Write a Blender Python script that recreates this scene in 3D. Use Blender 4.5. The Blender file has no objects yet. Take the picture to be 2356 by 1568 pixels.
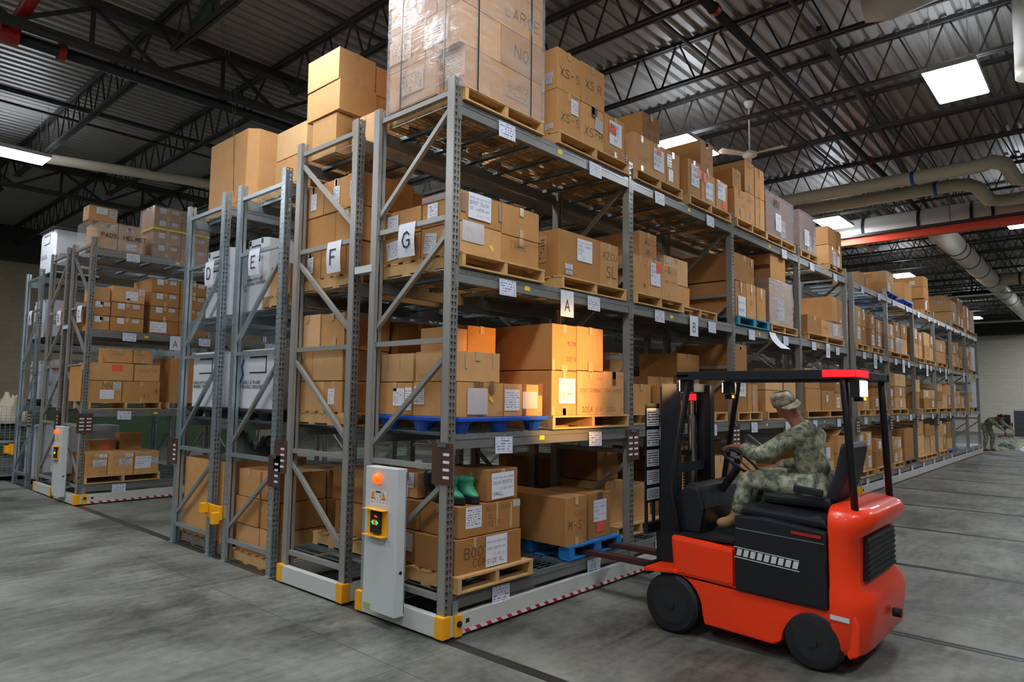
import bpy, bmesh, math, random
from mathutils import Vector, Matrix
random.seed(7)
SC = bpy.context.scene
COL = SC.collection
PI = math.pi

# ------------------------------------------------------------------ camera
cd = bpy.data.cameras.new('camera')
cam = bpy.data.objects.new('camera', cd)
COL.objects.link(cam)
SC.camera = cam
cd.sensor_width = 36.0
cd.lens = 1557.676 / 2356 * 36.0
cd.clip_end = 300
_R = Vector((0.66673801, -0.74518455, 0.01266579))
_U = Vector((-0.06980331, -0.04551729, 0.99652179))
_F = Vector((0.74201612, 0.66530307, 0.08236445))
cam.matrix_world = Matrix(((_R.x, _U.x, -_F.x, -3.38845), (_R.y, _U.y, -_F.y, -3.65516), (_R.z, _U.z, -_F.z, 1.73754), (0, 0, 0, 1)))

# ------------------------------------------------------------------ world, exposure
w = bpy.data.worlds.new('world')
SC.world = w
w.use_nodes = True
w.node_tree.nodes['Background'].inputs[0].default_value = (0.95, 0.97, 1.0, 1)
w.node_tree.nodes['Background'].inputs[1].default_value = 0.06
SC.view_settings.view_transform = 'Standard'
SC.view_settings.look = 'None'
SC.view_settings.gamma = 1.0
SC.view_settings.use_curve_mapping = False
SC.view_settings.exposure = 0.68
SC.cycles.use_denoising = True
SC.cycles.max_bounces = 6
SC.cycles.diffuse_bounces = 3
SC.cycles.glossy_bounces = 3
SC.cycles.transparent_max_bounces = 24
SC.cycles.sample_clamp_indirect = 4.0
SC.cycles.use_light_tree = True
LIGHT_POWER = 40.0

# ------------------------------------------------------------------ materials
def nt(name):
    m = bpy.data.materials.new(name)
    m.use_nodes = True
    return m, m.node_tree.nodes, m.node_tree.links, m.node_tree.nodes['Principled BSDF']

def rgb(h):
    c = [int(h[i:i + 2], 16) / 255 for i in (0, 2, 4)]
    return tuple((x / 12.92 if x <= .04045 else ((x + .055) / 1.055) ** 2.4) for x in c) + (1,)

def math_n(N, L, op, a, b=None, c=None):
    n = N.new('ShaderNodeMath')
    n.operation = op
    for i, v in enumerate((a, b, c)):
        if v is None:
            continue
        if isinstance(v, (int, float)):
            n.inputs[i].default_value = v
        else:
            L.new(v, n.inputs[i])
    return n.outputs[0]

def plain(name, col, rough=.5, metal=0, vary=0, bump=0, bscale=60, spec=.5, coat=0):
    m, N, L, B = nt(name)
    c = rgb(col) if isinstance(col, str) else col
    B.inputs['Base Color'].default_value = c
    B.inputs['Roughness'].default_value = rough
    B.inputs['Metallic'].default_value = metal
    B.inputs['Specular IOR Level'].default_value = spec
    B.inputs['Coat Weight'].default_value = coat
    if vary or bump:
        tc = N.new('ShaderNodeTexCoord')
        no = N.new('ShaderNodeTexNoise')
        no.inputs['Scale'].default_value = bscale
        no.inputs['Detail'].default_value = 4
        L.new(tc.outputs['Object'], no.inputs['Vector'])
        if vary:
            mx = N.new('ShaderNodeMix')
            mx.data_type = 'RGBA'
            mx.inputs[6].default_value = tuple(x * (1 - vary) for x in c[:3]) + (1,)
            mx.inputs[7].default_value = tuple(min(1, x * (1 + vary)) for x in c[:3]) + (1,)
            L.new(no.outputs[0], mx.inputs[0])
            L.new(mx.outputs[2], B.inputs['Base Color'])
        if bump:
            bp = N.new('ShaderNodeBump')
            bp.inputs['Strength'].default_value = bump
            bp.inputs['Distance'].default_value = .004
            L.new(no.outputs[0], bp.inputs['Height'])
            L.new(bp.outputs[0], B.inputs['Normal'])
    return m

def emit(name, col, s):
    m, N, L, B = nt(name)
    B.inputs['Base Color'].default_value = rgb(col)
    B.inputs['Emission Color'].default_value = rgb(col)
    B.inputs['Emission Strength'].default_value = s
    return m

def cardboard(name, a, b):
    m, N, L, B = nt(name)
    oi = N.new('ShaderNodeObjectInfo')
    mx = N.new('ShaderNodeMix'); mx.data_type = 'RGBA'
    mx.inputs[6].default_value = rgb(a)
    mx.inputs[7].default_value = rgb(b)
    L.new(oi.outputs['Random'], mx.inputs[0])
    tc = N.new('ShaderNodeTexCoord')
    mp = N.new('ShaderNodeMapping')
    mp.inputs['Scale'].default_value = (160, 160, 5)
    L.new(tc.outputs['Object'], mp.inputs[0])
    n1 = N.new('ShaderNodeTexNoise'); n1.inputs['Scale'].default_value = 1
    L.new(mp.outputs[0], n1.inputs['Vector'])
    n2 = N.new('ShaderNodeTexNoise'); n2.inputs['Scale'].default_value = 7; n2.inputs['Detail'].default_value = 6
    L.new(tc.outputs['Object'], n2.inputs['Vector'])
    s = math_n(N, L, 'ADD', math_n(N, L, 'MULTIPLY', n1.outputs[0], .10), math_n(N, L, 'MULTIPLY', n2.outputs[0], .30))
    v = math_n(N, L, 'ADD', s, .80)
    hs = N.new('ShaderNodeHueSaturation')
    L.new(mx.outputs[2], hs.inputs['Color'])
    L.new(v, hs.inputs['Value'])
    L.new(hs.outputs[0], B.inputs['Base Color'])
    B.inputs['Roughness'].default_value = .72
    B.inputs['Specular IOR Level'].default_value = .25
    bp = N.new('ShaderNodeBump'); bp.inputs['Strength'].default_value = .25; bp.inputs['Distance'].default_value = .003
    L.new(n2.outputs[0], bp.inputs['Height'])
    L.new(bp.outputs[0], B.inputs['Normal'])
    return m

def perforated(name, col, rough, metal, kind, vary=.08):
    """steel sheet with real openings: UV is in metres across the web"""
    m = plain(name, col, rough, metal, vary=vary, bscale=9)
    N, L, B = m.node_tree.nodes, m.node_tree.links, m.node_tree.nodes['Principled BSDF']
    uv = N.new('ShaderNodeUVMap')
    sp = N.new('ShaderNodeSeparateXYZ')
    L.new(uv.outputs[0], sp.inputs[0])
    u, v = sp.outputs[0], sp.outputs[1]
    fv = math_n(N, L, 'SUBTRACT', math_n(N, L, 'MODULO', v, .05), .025)
    outs = []
    for cx in ((.022, .053) if kind == 'drop' else (.02, .056)):
        du = math_n(N, L, 'SUBTRACT', u, cx)
        for dv, r in (((.006, .0102), (-.011, .0062)) if kind == 'drop' else ((0, .0065),)):
            dd = math_n(N, L, 'SUBTRACT', fv, dv)
            d2 = math_n(N, L, 'ADD', math_n(N, L, 'MULTIPLY', du, du), math_n(N, L, 'MULTIPLY', dd, dd))
            outs.append(math_n(N, L, 'LESS_THAN', d2, r * r))
    mk = outs[0]
    for o in outs[1:]:
        mk = math_n(N, L, 'MAXIMUM', mk, o)
    tr = N.new('ShaderNodeBsdfTransparent')
    ms = N.new('ShaderNodeMixShader')
    L.new(mk, ms.inputs[0])
    L.new(B.outputs[0], ms.inputs[1])
    L.new(tr.outputs[0], ms.inputs[2])
    L.new(ms.outputs[0], N['Material Output'].inputs[0])
    return m

def printed(name, base, ink, rows=9, cols=14, dens=.52):
    """paper with rows of small illegible print"""
    m, N, L, B = nt(name)
    uv = N.new('ShaderNodeUVMap')
    sp = N.new('ShaderNodeSeparateXYZ')
    L.new(uv.outputs[0], sp.inputs[0])
    u, v = sp.outputs[0], sp.outputs[1]
    rv = math_n(N, L, 'MULTIPLY', v, rows)
    row = math_n(N, L, 'FLOOR', rv)
    fr = math_n(N, L, 'FRACT', rv)
    band = math_n(N, L, 'MULTIPLY', math_n(N, L, 'GREATER_THAN', fr, .3), math_n(N, L, 'LESS_THAN', fr, .75))
    cb = N.new('ShaderNodeCombineXYZ')
    L.new(math_n(N, L, 'MULTIPLY', u, cols), cb.inputs[0])
    L.new(math_n(N, L, 'MULTIPLY', row, 7.3), cb.inputs[1])
    oi = N.new('ShaderNodeObjectInfo')
    L.new(math_n(N, L, 'MULTIPLY', oi.outputs['Random'], 90.0), cb.inputs[2])
    no = N.new('ShaderNodeTexNoise'); no.inputs['Scale'].default_value = 1.3
    L.new(cb.outputs[0], no.inputs['Vector'])
    k = math_n(N, L, 'MULTIPLY', band, math_n(N, L, 'GREATER_THAN', no.outputs[0], dens))
    mg = math_n(N, L, 'MULTIPLY', math_n(N, L, 'GREATER_THAN', u, .07), math_n(N, L, 'LESS_THAN', u, .93))
    mg = math_n(N, L, 'MULTIPLY', mg, math_n(N, L, 'MULTIPLY', math_n(N, L, 'GREATER_THAN', v, .08), math_n(N, L, 'LESS_THAN', v, .93)))
    k = math_n(N, L, 'MULTIPLY', k, mg)
    mx = N.new('ShaderNodeMix'); mx.data_type = 'RGBA'
    mx.inputs[6].default_value = rgb(base)
    mx.inputs[7].default_value = rgb(ink)
    L.new(k, mx.inputs[0])
    L.new(mx.outputs[2], B.inputs['Base Color'])
    B.inputs['Roughness'].default_value = .45
    return m

def film(name, tint, amt):
    m, N, L, B = nt(name)
    B.inputs['Base Color'].default_value = rgb(tint)
    B.inputs['Roughness'].default_value = .22
    tc = N.new('ShaderNodeTexCoord')
    mp = N.new('ShaderNodeMapping')
    mp.inputs['Rotation'].default_value = (.5, .5, .2)
    mp.inputs['Scale'].default_value = (2.5, 2.5, 40)
    L.new(tc.outputs['Object'], mp.inputs[0])
    n1 = N.new('ShaderNodeTexNoise'); n1.inputs['Scale'].default_value = 1.5; n1.inputs['Detail'].default_value = 5
    L.new(mp.outputs[0], n1.inputs['Vector'])
    n2 = N.new('ShaderNodeTexNoise'); n2.inputs['Scale'].default_value = 5; n2.inputs['Detail'].default_value = 3; n2.inputs['Distortion'].default_value = 1.5
    L.new(tc.outputs['Object'], n2.inputs['Vector'])
    f = math_n(N, L, 'MULTIPLY', math_n(N, L, 'MULTIPLY', n1.outputs[0], n2.outputs[0]), 4 * amt)
    if amt > .5:
        f = math_n(N, L, 'ADD', math_n(N, L, 'MULTIPLY', n1.outputs[0], .5), .28)
    cl = N.new('ShaderNodeClamp'); cl.inputs[1].default_value = amt * .45; cl.inputs[2].default_value = .9
    L.new(f, cl.inputs[0])
    bp = N.new('ShaderNodeBump'); bp.inputs['Strength'].default_value = .8; bp.inputs['Distance'].default_value = .012
    L.new(math_n(N, L, 'ADD', n2.outputs[0], math_n(N, L, 'MULTIPLY', n1.outputs[0], .35)), bp.inputs['Height'])
    L.new(bp.outputs[0], B.inputs['Normal'])
    tr = N.new('ShaderNodeBsdfTransparent')
    ms = N.new('ShaderNodeMixShader')
    L.new(cl.outputs[0], ms.inputs[0])
    L.new(tr.outputs[0], ms.inputs[1])
    L.new(B.outputs[0], ms.inputs[2])
    L.new(ms.outputs[0], N['Material Output'].inputs[0])
    return m

def camo(name, cols, sc=22):
    m, N, L, B = nt(name)
    tc = N.new('ShaderNodeTexCoord')
    vm = N.new('ShaderNodeVectorMath'); vm.operation = 'SNAP'
    vm.inputs[1].default_value = (.012, .012, .012)
    L.new(tc.outputs['Object'], vm.inputs[0])
    no = N.new('ShaderNodeTexNoise'); no.inputs['Scale'].default_value = sc; no.inputs['Detail'].default_value = 2
    L.new(vm.outputs[0], no.inputs['Vector'])
    cr = N.new('ShaderNodeValToRGB')
    cr.color_ramp.interpolation = 'CONSTANT'
    e = cr.color_ramp.elements
    e[0].position = 0; e[0].color = rgb(cols[0])
    e[1].position = .42; e[1].color = rgb(cols[1])
    for p, c in ((.5, cols[2]), (.6, cols[3])):
        x = e.new(p); x.color = rgb(c)
    L.new(no.outputs[0], cr.inputs[0])
    L.new(cr.outputs[0], B.inputs['Base Color'])
    B.inputs['Roughness'].default_value = .9
    return m

def concrete():
    m, N, L, B = nt('concrete')
    tc = N.new('ShaderNodeTexCoord')
    a = N.new('ShaderNodeTexNoise'); a.inputs['Scale'].default_value = .9; a.inputs['Detail'].default_value = 9; a.inputs['Roughness'].default_value = .62; a.inputs['Distortion'].default_value = .6
    b = N.new('ShaderNodeTexNoise'); b.inputs['Scale'].default_value = 14; b.inputs['Detail'].default_value = 8
    mp = N.new('ShaderNodeMapping'); mp.inputs['Scale'].default_value = (1.2, 6, 1); mp.inputs['Rotation'].default_value = (0, 0, .5)
    c = N.new('ShaderNodeTexNoise'); c.inputs['Scale'].default_value = 1.1; c.inputs['Detail'].default_value = 7; c.inputs['Distortion'].default_value = 1.2
    L.new(tc.outputs['Object'], a.inputs['Vector']); L.new(tc.outputs['Object'], b.inputs['Vector'])
    L.new(tc.outputs['Object'], mp.inputs[0]); L.new(mp.outputs[0], c.inputs['Vector'])
    s = math_n(N, L, 'ADD', math_n(N, L, 'MULTIPLY', a.outputs[0], .63), math_n(N, L, 'MULTIPLY', c.outputs[0], .22))
    s = math_n(N, L, 'ADD', s, math_n(N, L, 'MULTIPLY', b.outputs[0], .15))
    cr = N.new('ShaderNodeValToRGB')
    cr.color_ramp.elements[0].position = .41; cr.color_ramp.elements[0].color = rgb('3d3e37')
    cr.color_ramp.elements[1].position = .60; cr.color_ramp.elements[1].color = rgb('7e7e74')
    L.new(s, cr.inputs[0])
    sp = N.new('ShaderNodeSeparateXYZ'); L.new(tc.outputs['Object'], sp.inputs[0])
    # saw-cut joints
    def line(co, off, per, wd):
        f = math_n(N, L, 'ABSOLUTE', math_n(N, L, 'SUBTRACT', math_n(N, L, 'FRACT', math_n(N, L, 'DIVIDE', math_n(N, L, 'SUBTRACT', co, off), per)), .5))
        return math_n(N, L, 'LESS_THAN', math_n(N, L, 'ABSOLUTE', math_n(N, L, 'SUBTRACT', f, .5)), wd / per)
    j = math_n(N, L, 'MAXIMUM', line(sp.outputs[0], -.52, 3.7, .004), line(sp.outputs[1], -.13, 3.7, .004))
    mx = N.new('ShaderNodeMix'); mx.data_type = 'RGBA'
    L.new(math_n(N, L, 'MULTIPLY', j, .75), mx.inputs[0]); L.new(cr.outputs[0], mx.inputs[6]); mx.inputs[7].default_value = rgb('2c2c2a')
    L.new(mx.outputs[2], B.inputs['Base Color'])
    rr = N.new('ShaderNodeMapRange'); rr.inputs[3].default_value = .42; rr.inputs[4].default_value = .68
    L.new(a.outputs[0], rr.inputs[0]); L.new(rr.outputs[0], B.inputs['Roughness'])
    bp = N.new('ShaderNodeBump'); bp.inputs['Strength'].default_value = .12; bp.inputs['Distance'].default_value = .01
    L.new(b.outputs[0], bp.inputs['Height']); L.new(bp.outputs[0], B.inputs['Normal'])
    return m

def block(name, col, ax):
    m, N, L, B = nt(name)
    tc = N.new('ShaderNodeTexCoord')
    sp = N.new('ShaderNodeSeparateXYZ'); L.new(tc.outputs['Object'], sp.inputs[0])
    cb = N.new('ShaderNodeCombineXYZ'); L.new(sp.outputs[ax], cb.inputs[0]); L.new(sp.outputs[2], cb.inputs[1])
    br = N.new('ShaderNodeTexBrick')
    br.inputs['Scale'].default_value = 1
    br.inputs['Brick Width'].default_value = .4; br.inputs['Row Height'].default_value = .2
    br.inputs['Mortar Size'].default_value = .006
    c = rgb(col)
    br.inputs['Color1'].default_value = c; br.inputs['Color2'].default_value = tuple(x * .93 for x in c[:3]) + (1,)
    br.inputs['Mortar'].default_value = tuple(x * .74 for x in c[:3]) + (1,)
    L.new(cb.outputs[0], br.inputs['Vector']); L.new(br.outputs[0], B.inputs['Base Color'])
    bp = N.new('ShaderNodeBump'); bp.inputs['Strength'].default_value = .3
    L.new(br.outputs[1], bp.inputs['Height']); bp.invert = True; L.new(bp.outputs[0], B.inputs['Normal'])
    B.inputs['Roughness'].default_value = .8
    return m

def striped(name, a, b, per, ax=0):
    m, N, L, B = nt(name)
    tc = N.new('ShaderNodeTexCoord')
    sp = N.new('ShaderNodeSeparateXYZ'); L.new(tc.outputs['Object'], sp.inputs[0])
    q = math_n(N, L, 'ADD', sp.outputs[ax], math_n(N, L, 'MULTIPLY', sp.outputs[2], 1.0))
    f = math_n(N, L, 'FRACT', math_n(N, L, 'DIVIDE', q, per))
    k = math_n(N, L, 'LESS_THAN', f, .42)
    mx = N.new('ShaderNodeMix'); mx.data_type = 'RGBA'
    mx.inputs[6].default_value = rgb(b); mx.inputs[7].default_value = rgb(a)
    L.new(k, mx.inputs[0]); L.new(mx.outputs[2], B.inputs['Base Color'])
    B.inputs['Roughness'].default_value = .4
    return m

M = dict(
    taupe=plain('taupe_enamel', '928f88', .36, .25, vary=.05, bscale=8),
    taupe_hole=perforated('taupe_perforated', '85837c', .35, .45, 'drop'),
    galv=plain('galvanised', 'a9b4b8', .34, .75, vary=.16, bscale=30),
    galv_hole=perforated('galvanised_perforated', 'a9b4b8', .34, .75, 'drop', .16),
    galv_dot=perforated('galvanised_dotted', 'a9b4b8', .34, .75, 'dot', .16),
    beam=plain('beam_enamel', '7d7d79', .33, .3, vary=.06, bscale=5),
    wire=plain('zinc_wire', '9fb0b6', .3, .8),
    card=cardboard('cardboard', 'b5824b', 'cf9c66'),
    card2=cardboard('brown_cardboard', '9c6c3b', 'b5824c'),
    card3=cardboard('pale_cardboard', 'c3955f', 'd6ac7b'),
    white_card=plain('white_corrugated_plastic', 'c9ccd0', .45, vary=.05, bscale=4),
    tape=plain('clear_packing_tape', 'c5a377', .25, spec=.6),
    brown_tape=plain('brown_packing_tape', '6b4636', .28, spec=.6),
    wood=plain('pallet_wood', 'c39a62', .75, vary=.28, bump=.4, bscale=11),
    wood_dark=plain('weathered_pallet_wood', '6d6152', .8, vary=.3, bump=.4, bscale=11),
    blue=plain('blue_plastic', '1450b8', .35),
    bluewood=plain('blue_painted_wood', '1b6fb4', .6, vary=.2, bscale=14),
    teal=plain('teal_painted_wood', '1a7f98', .6, vary=.2, bscale=14),
    blackp=plain('black_plastic', '1c1d20', .5),
    paper=plain('white_paper', 'dfe1e8', .6),
    label=printed('printed_label', 'dcdde2', '55565e'),
    card_label=printed('location_card_print', 'd4d8e6', '6d7486', 6, 9, .5),
    barcode=printed('barcode_strips', 'dddde2', '3a3a40', 4, 30, .42),
    notice=printed('notice_print', 'c9ccd2', '2a2c34', 7, 1.5, .38),
    boxprint=printed('carton_print', 'b98a57', '4a3524', 9, 12, .5),
    ink=plain('black_marker', '2a241f', .6),
    redink=plain('red_marker', 'b02c35', .6),
    orange=plain('orange_tag', 'ee5740', .55),
    yellow=plain('yellow_sticker', 'f2cc18', .5),
    letter=plain('printed_letter', '33363c', .6),
    bumper=plain('yellow_enamel', 'f0a80c', .4),
    rail=plain('pale_grey_enamel', 'c3c4bd', .4),
    panel=plain('control_cabinet_enamel', 'c6cbc8', .42),
    hazard=striped('red_white_tape', 'c02634', 'd8d2d2', .115),
    black=plain('black_rubber', '111214', .7),
    dark=plain('dark_steel', '2a2c2e', .5, .3),
    joist=plain('joist_primer', '353330', .55, .2),
    roofdeck=plain('galvanised_roof_deck', '94928c', .42, .30, vary=.12, bscale=3),
    greenp=plain('green_primer', '2f4a26', .6),
    clip=plain('brown_hardboard', '4a2b20', .55),
    chrome=plain('chrome', 'c8c8c8', .18, 1),
    film=film('stretch_film', 'd9d6d6', .23),
    film_thick=film('thick_stretch_film', 'a9a2a6', .85),
    pouch=plain('clear_pouch', 'bdb6b4', .2, bump=.6, bscale=20),
    strap=plain('green_strapping', '1e2f2c', .4),
    yellow_strap=plain('yellow_strapping', 'e6d21c', .4),
    orange_strap=plain('orange_strapping', 'ee4a1e', .4),
    concrete=concrete(),
    track=plain('track_steel', '3a3a39', .4, .4),
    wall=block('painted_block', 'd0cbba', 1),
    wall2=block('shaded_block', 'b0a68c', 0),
    wallband=plain('cream_trim', 'bfb8a4', .7),
    pvc=plain('cream_pipe', 'c9c0a8', .45),
    duct=plain('white_duct', 'd3cfc3', .4),
    red=plain('red_paint', 'a31d1a', .4),
    crane=plain('orange_red_paint', 'd8431c', .45),
    fork=plain('forklift_orange_red', 'f63902', .38, coat=.2),
    navy=plain('forklift_black', '14171d', .4),
    tyre=plain('tyre_rubber', '151517', .75, bump=.5, bscale=25),
    rust=plain('fork_steel', '5b3a37', .45, .5),
    seat=plain('seat_vinyl', '17181f', .5),
    skin=plain('skin', 'b0705a', .55),
    camo=camo('digital_camouflage', ('5c6455', '7d8571', '98997f', 'b0ae96')),
    cap=camo('cap_camouflage', ('8a8370', 'a89f86', 'b8ae93', 'cbc3aa')),
    boot=plain('tan_boot', 'a07b4a', .8),
    green=plain('green_nylon', '3f9a78', .45, bump=.5, bscale=18),
    olive=plain('olive_cloth', '39402f', .9, bump=.6, bscale=16),
    greycloth=plain('grey_green_cloth', '4c5148', .9, bump=.6, bscale=16),
    canvas=plain('pale_canvas', 'a59c84', .9, bump=.6, bscale=16),
    cabinet=plain('charcoal_cabinet', '3a3d44', .5),
    beige=plain('beige_cabinet', 'b9b7a6', .5),
    lamp=emit('lamp_diffuser', 'f2f7ff', 1.0),
    uplight=emit('lamp_uplight', 'e6efff', 1.0),
    beacon=emit('amber_beacon', 'ff5a10', .9),
    redled=emit('red_led', 'ff2418', 1.6),
    greenled=emit('green_led', '17d04a', 1.2),
    tail=emit('red_tail_lamp', 'ff1018', 1.6),
    amber=emit('amber_lamp', 'ff8a10', 3.5),
    head=emit('warm_lamp_lens', 'ffe2c0', 9.0),
)
M['lamp'].node_tree.nodes['Principled BSDF'].inputs['Emission Strength'].default_value = LIGHT_POWER
M['uplight'].node_tree.nodes['Principled BSDF'].inputs['Emission Strength'].default_value = LIGHT_POWER * .35

# ------------------------------------------------------------------ builders
ORG = {}

class MB:
    def __init__(s):
        s.v, s.f, s.mi, s.uv = [], [], [], []
    def face(s, pts, mi=0, uv=None):
        b = len(s.v)
        s.v += [tuple(p) for p in pts]
        s.f.append(tuple(range(b, b + len(pts)))); s.mi.append(mi); s.uv.append(uv)
    def poly(s, verts, faces, mi=0):
        b = len(s.v)
        s.v += [tuple(p) for p in verts]
        for f in faces:
            s.f.append(tuple(b + i for i in f)); s.mi.append(mi); s.uv.append(None)
    def box(s, x0, x1, y0, y1, z0, z1, mi=0):
        s.poly([(x0, y0, z0), (x1, y0, z0), (x1, y1, z0), (x0, y1, z0), (x0, y0, z1), (x1, y0, z1), (x1, y1, z1), (x0, y1, z1)],
               [(0, 3, 2, 1), (4, 5, 6, 7), (0, 1, 5, 4), (1, 2, 6, 5), (2, 3, 7, 6), (3, 0, 4, 7)], mi)
        return s
    def bar(s, p, q, w, h, mi=0, up=(0, 0, 1)):
        p, q = Vector(p), Vector(q)
        d = (q - p).normalized()
        a = d.cross(Vector(up))
        if a.length < 1e-4:
            a = Vector((1, 0, 0))
        a.normalize(); b = a.cross(d)
        a *= w / 2; b *= h / 2
        s.poly([p - a - b, p + a - b, p + a + b, p - a + b, q - a - b, q + a - b, q + a + b, q - a + b],
               [(0, 1, 2, 3), (7, 6, 5, 4), (4, 5, 1, 0), (5, 6, 2, 1), (6, 7, 3, 2), (7, 4, 0, 3)], mi)
        return s
    def path(s, pts, r, n=8, mi=0, cap=True):
        pts = [Vector(p) for p in pts]
        rr = r if isinstance(r, (list, tuple)) else [r] * len(pts)
        rings = []
        ref = None
        for i, p in enumerate(pts):
            d = (pts[min(i + 1, len(pts) - 1)] - pts[max(i - 1, 0)]).normalized()
            if ref is None:
                ref = d.orthogonal().normalized()
            a = (ref - d * ref.dot(d)).normalized(); ref = a
            b = d.cross(a)
            rings.append([p + (a * math.cos(2 * PI * k / n) + b * math.sin(2 * PI * k / n)) * rr[i] for k in range(n)])
        vs = [v for r_ in rings for v in r_]
        fs = []
        for i in range(len(rings) - 1):
            for k in range(n):
                k2 = (k + 1) % n
                fs.append((i * n + k, i * n + k2, (i + 1) * n + k2, (i + 1) * n + k))
        if cap:
            fs.append(tuple(range(n))[::-1]); fs.append(tuple((len(rings) - 1) * n + k for k in range(n)))
        s.poly(vs, fs, mi)
        return s
    def prism(s, poly, ax, a, b, mi=0):
        """poly of 2D points in the plane normal to axis ax, extruded a..b"""
        def P(t, u, v):
            return (t, u, v) if ax == 0 else ((u, t, v) if ax == 1 else (u, v, t))
        n = len(poly)
        vs = [P(a, *p) for p in poly] + [P(b, *p) for p in poly]
        fs = [tuple(range(n))[::-1], tuple(range(n, 2 * n))] + [(i, (i + 1) % n, n + (i + 1) % n, n + i) for i in range(n)]
        s.poly(vs, fs, mi)
        return s
    def loft(s, rings, mi=0, n=16):
        """rings: (centre, rx, ry, axis_u, axis_v)"""
        vs = []
        for c, rx, ry, au, av in rings:
            c, au, av = Vector(c), Vector(au), Vector(av)
            vs += [c + au * (rx * math.cos(2 * PI * k / n)) + av * (ry * math.sin(2 * PI * k / n)) for k in range(n)]
        fs = []
        for i in range(len(rings) - 1):
            for k in range(n):
                k2 = (k + 1) % n
                fs.append((i * n + k, i * n + k2, (i + 1) * n + k2, (i + 1) * n + k))
        fs.append(tuple(range(n))[::-1]); fs.append(tuple((len(rings) - 1) * n + k for k in range(n)))
        s.poly(vs, fs, mi)
        return s
    def build(s, name, mats, parent=None, org=None, bevel=0, smooth=False, fixn=False):
        o0 = Vector(org) if org is not None else (ORG[parent.name] if parent else Vector((0, 0, 0)))
        me = bpy.data.meshes.new(name)
        me.from_pydata([tuple(Vector(p) - o0) for p in s.v], [], s.f)
        if not isinstance(mats, (list, tuple)):
            mats = [mats]
        for m in mats:
            me.materials.append(M[m] if isinstance(m, str) else m)
        me.polygons.foreach_set('material_index', s.mi)
        if any(u is not None for u in s.uv):
            ul = me.uv_layers.new(name='UVMap')
            k = 0
            for f, u in zip(s.f, s.uv):
                for j in range(len(f)):
                    if u is not None:
                        ul.data[k].uv = u[j]
                    k += 1
        if smooth:
            me.polygons.foreach_set('use_smooth', [True] * len(me.polygons))
        if bevel or fixn:
            bm = bmesh.new(); bm.from_mesh(me)
            if bevel:
                bmesh.ops.remove_doubles(bm, verts=bm.verts, dist=1e-5)
                bmesh.ops.bevel(bm, geom=[e for e in bm.edges if not e.is_boundary and e.calc_face_angle(0) > .5], offset=bevel, segments=2, affect='EDGES', profile=.6)
            bmesh.ops.recalc_face_normals(bm, faces=bm.faces)
            bm.to_mesh(me); bm.free()
        me.update()
        o = bpy.data.objects.new(name, me)
        COL.objects.link(o)
        if parent:
            o.parent = parent
        else:
            o.location = o0
        ORG[o.name] = o0
        return o

def smooth_by_angle(o, ang=40):
    try:
        o.data.shade_smooth_by_angle(math.radians(ang)) if hasattr(o.data, 'shade_smooth_by_angle') else None
    except Exception:
        pass

def tag(o, label=None, cat=None, group=None, kind=None):
    if label: o['label'] = label
    if cat: o['category'] = cat
    if group: o['group'] = group
    if kind: o['kind'] = kind
    return o

def thing(name, label, cat, loc=(0, 0, 0), group=None):
    o = bpy.data.objects.new(name, None)
    o.empty_display_size = .1
    COL.objects.link(o)
    o.location = loc
    ORG[o.name] = Vector(loc)
    return tag(o, label, cat, group)

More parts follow.
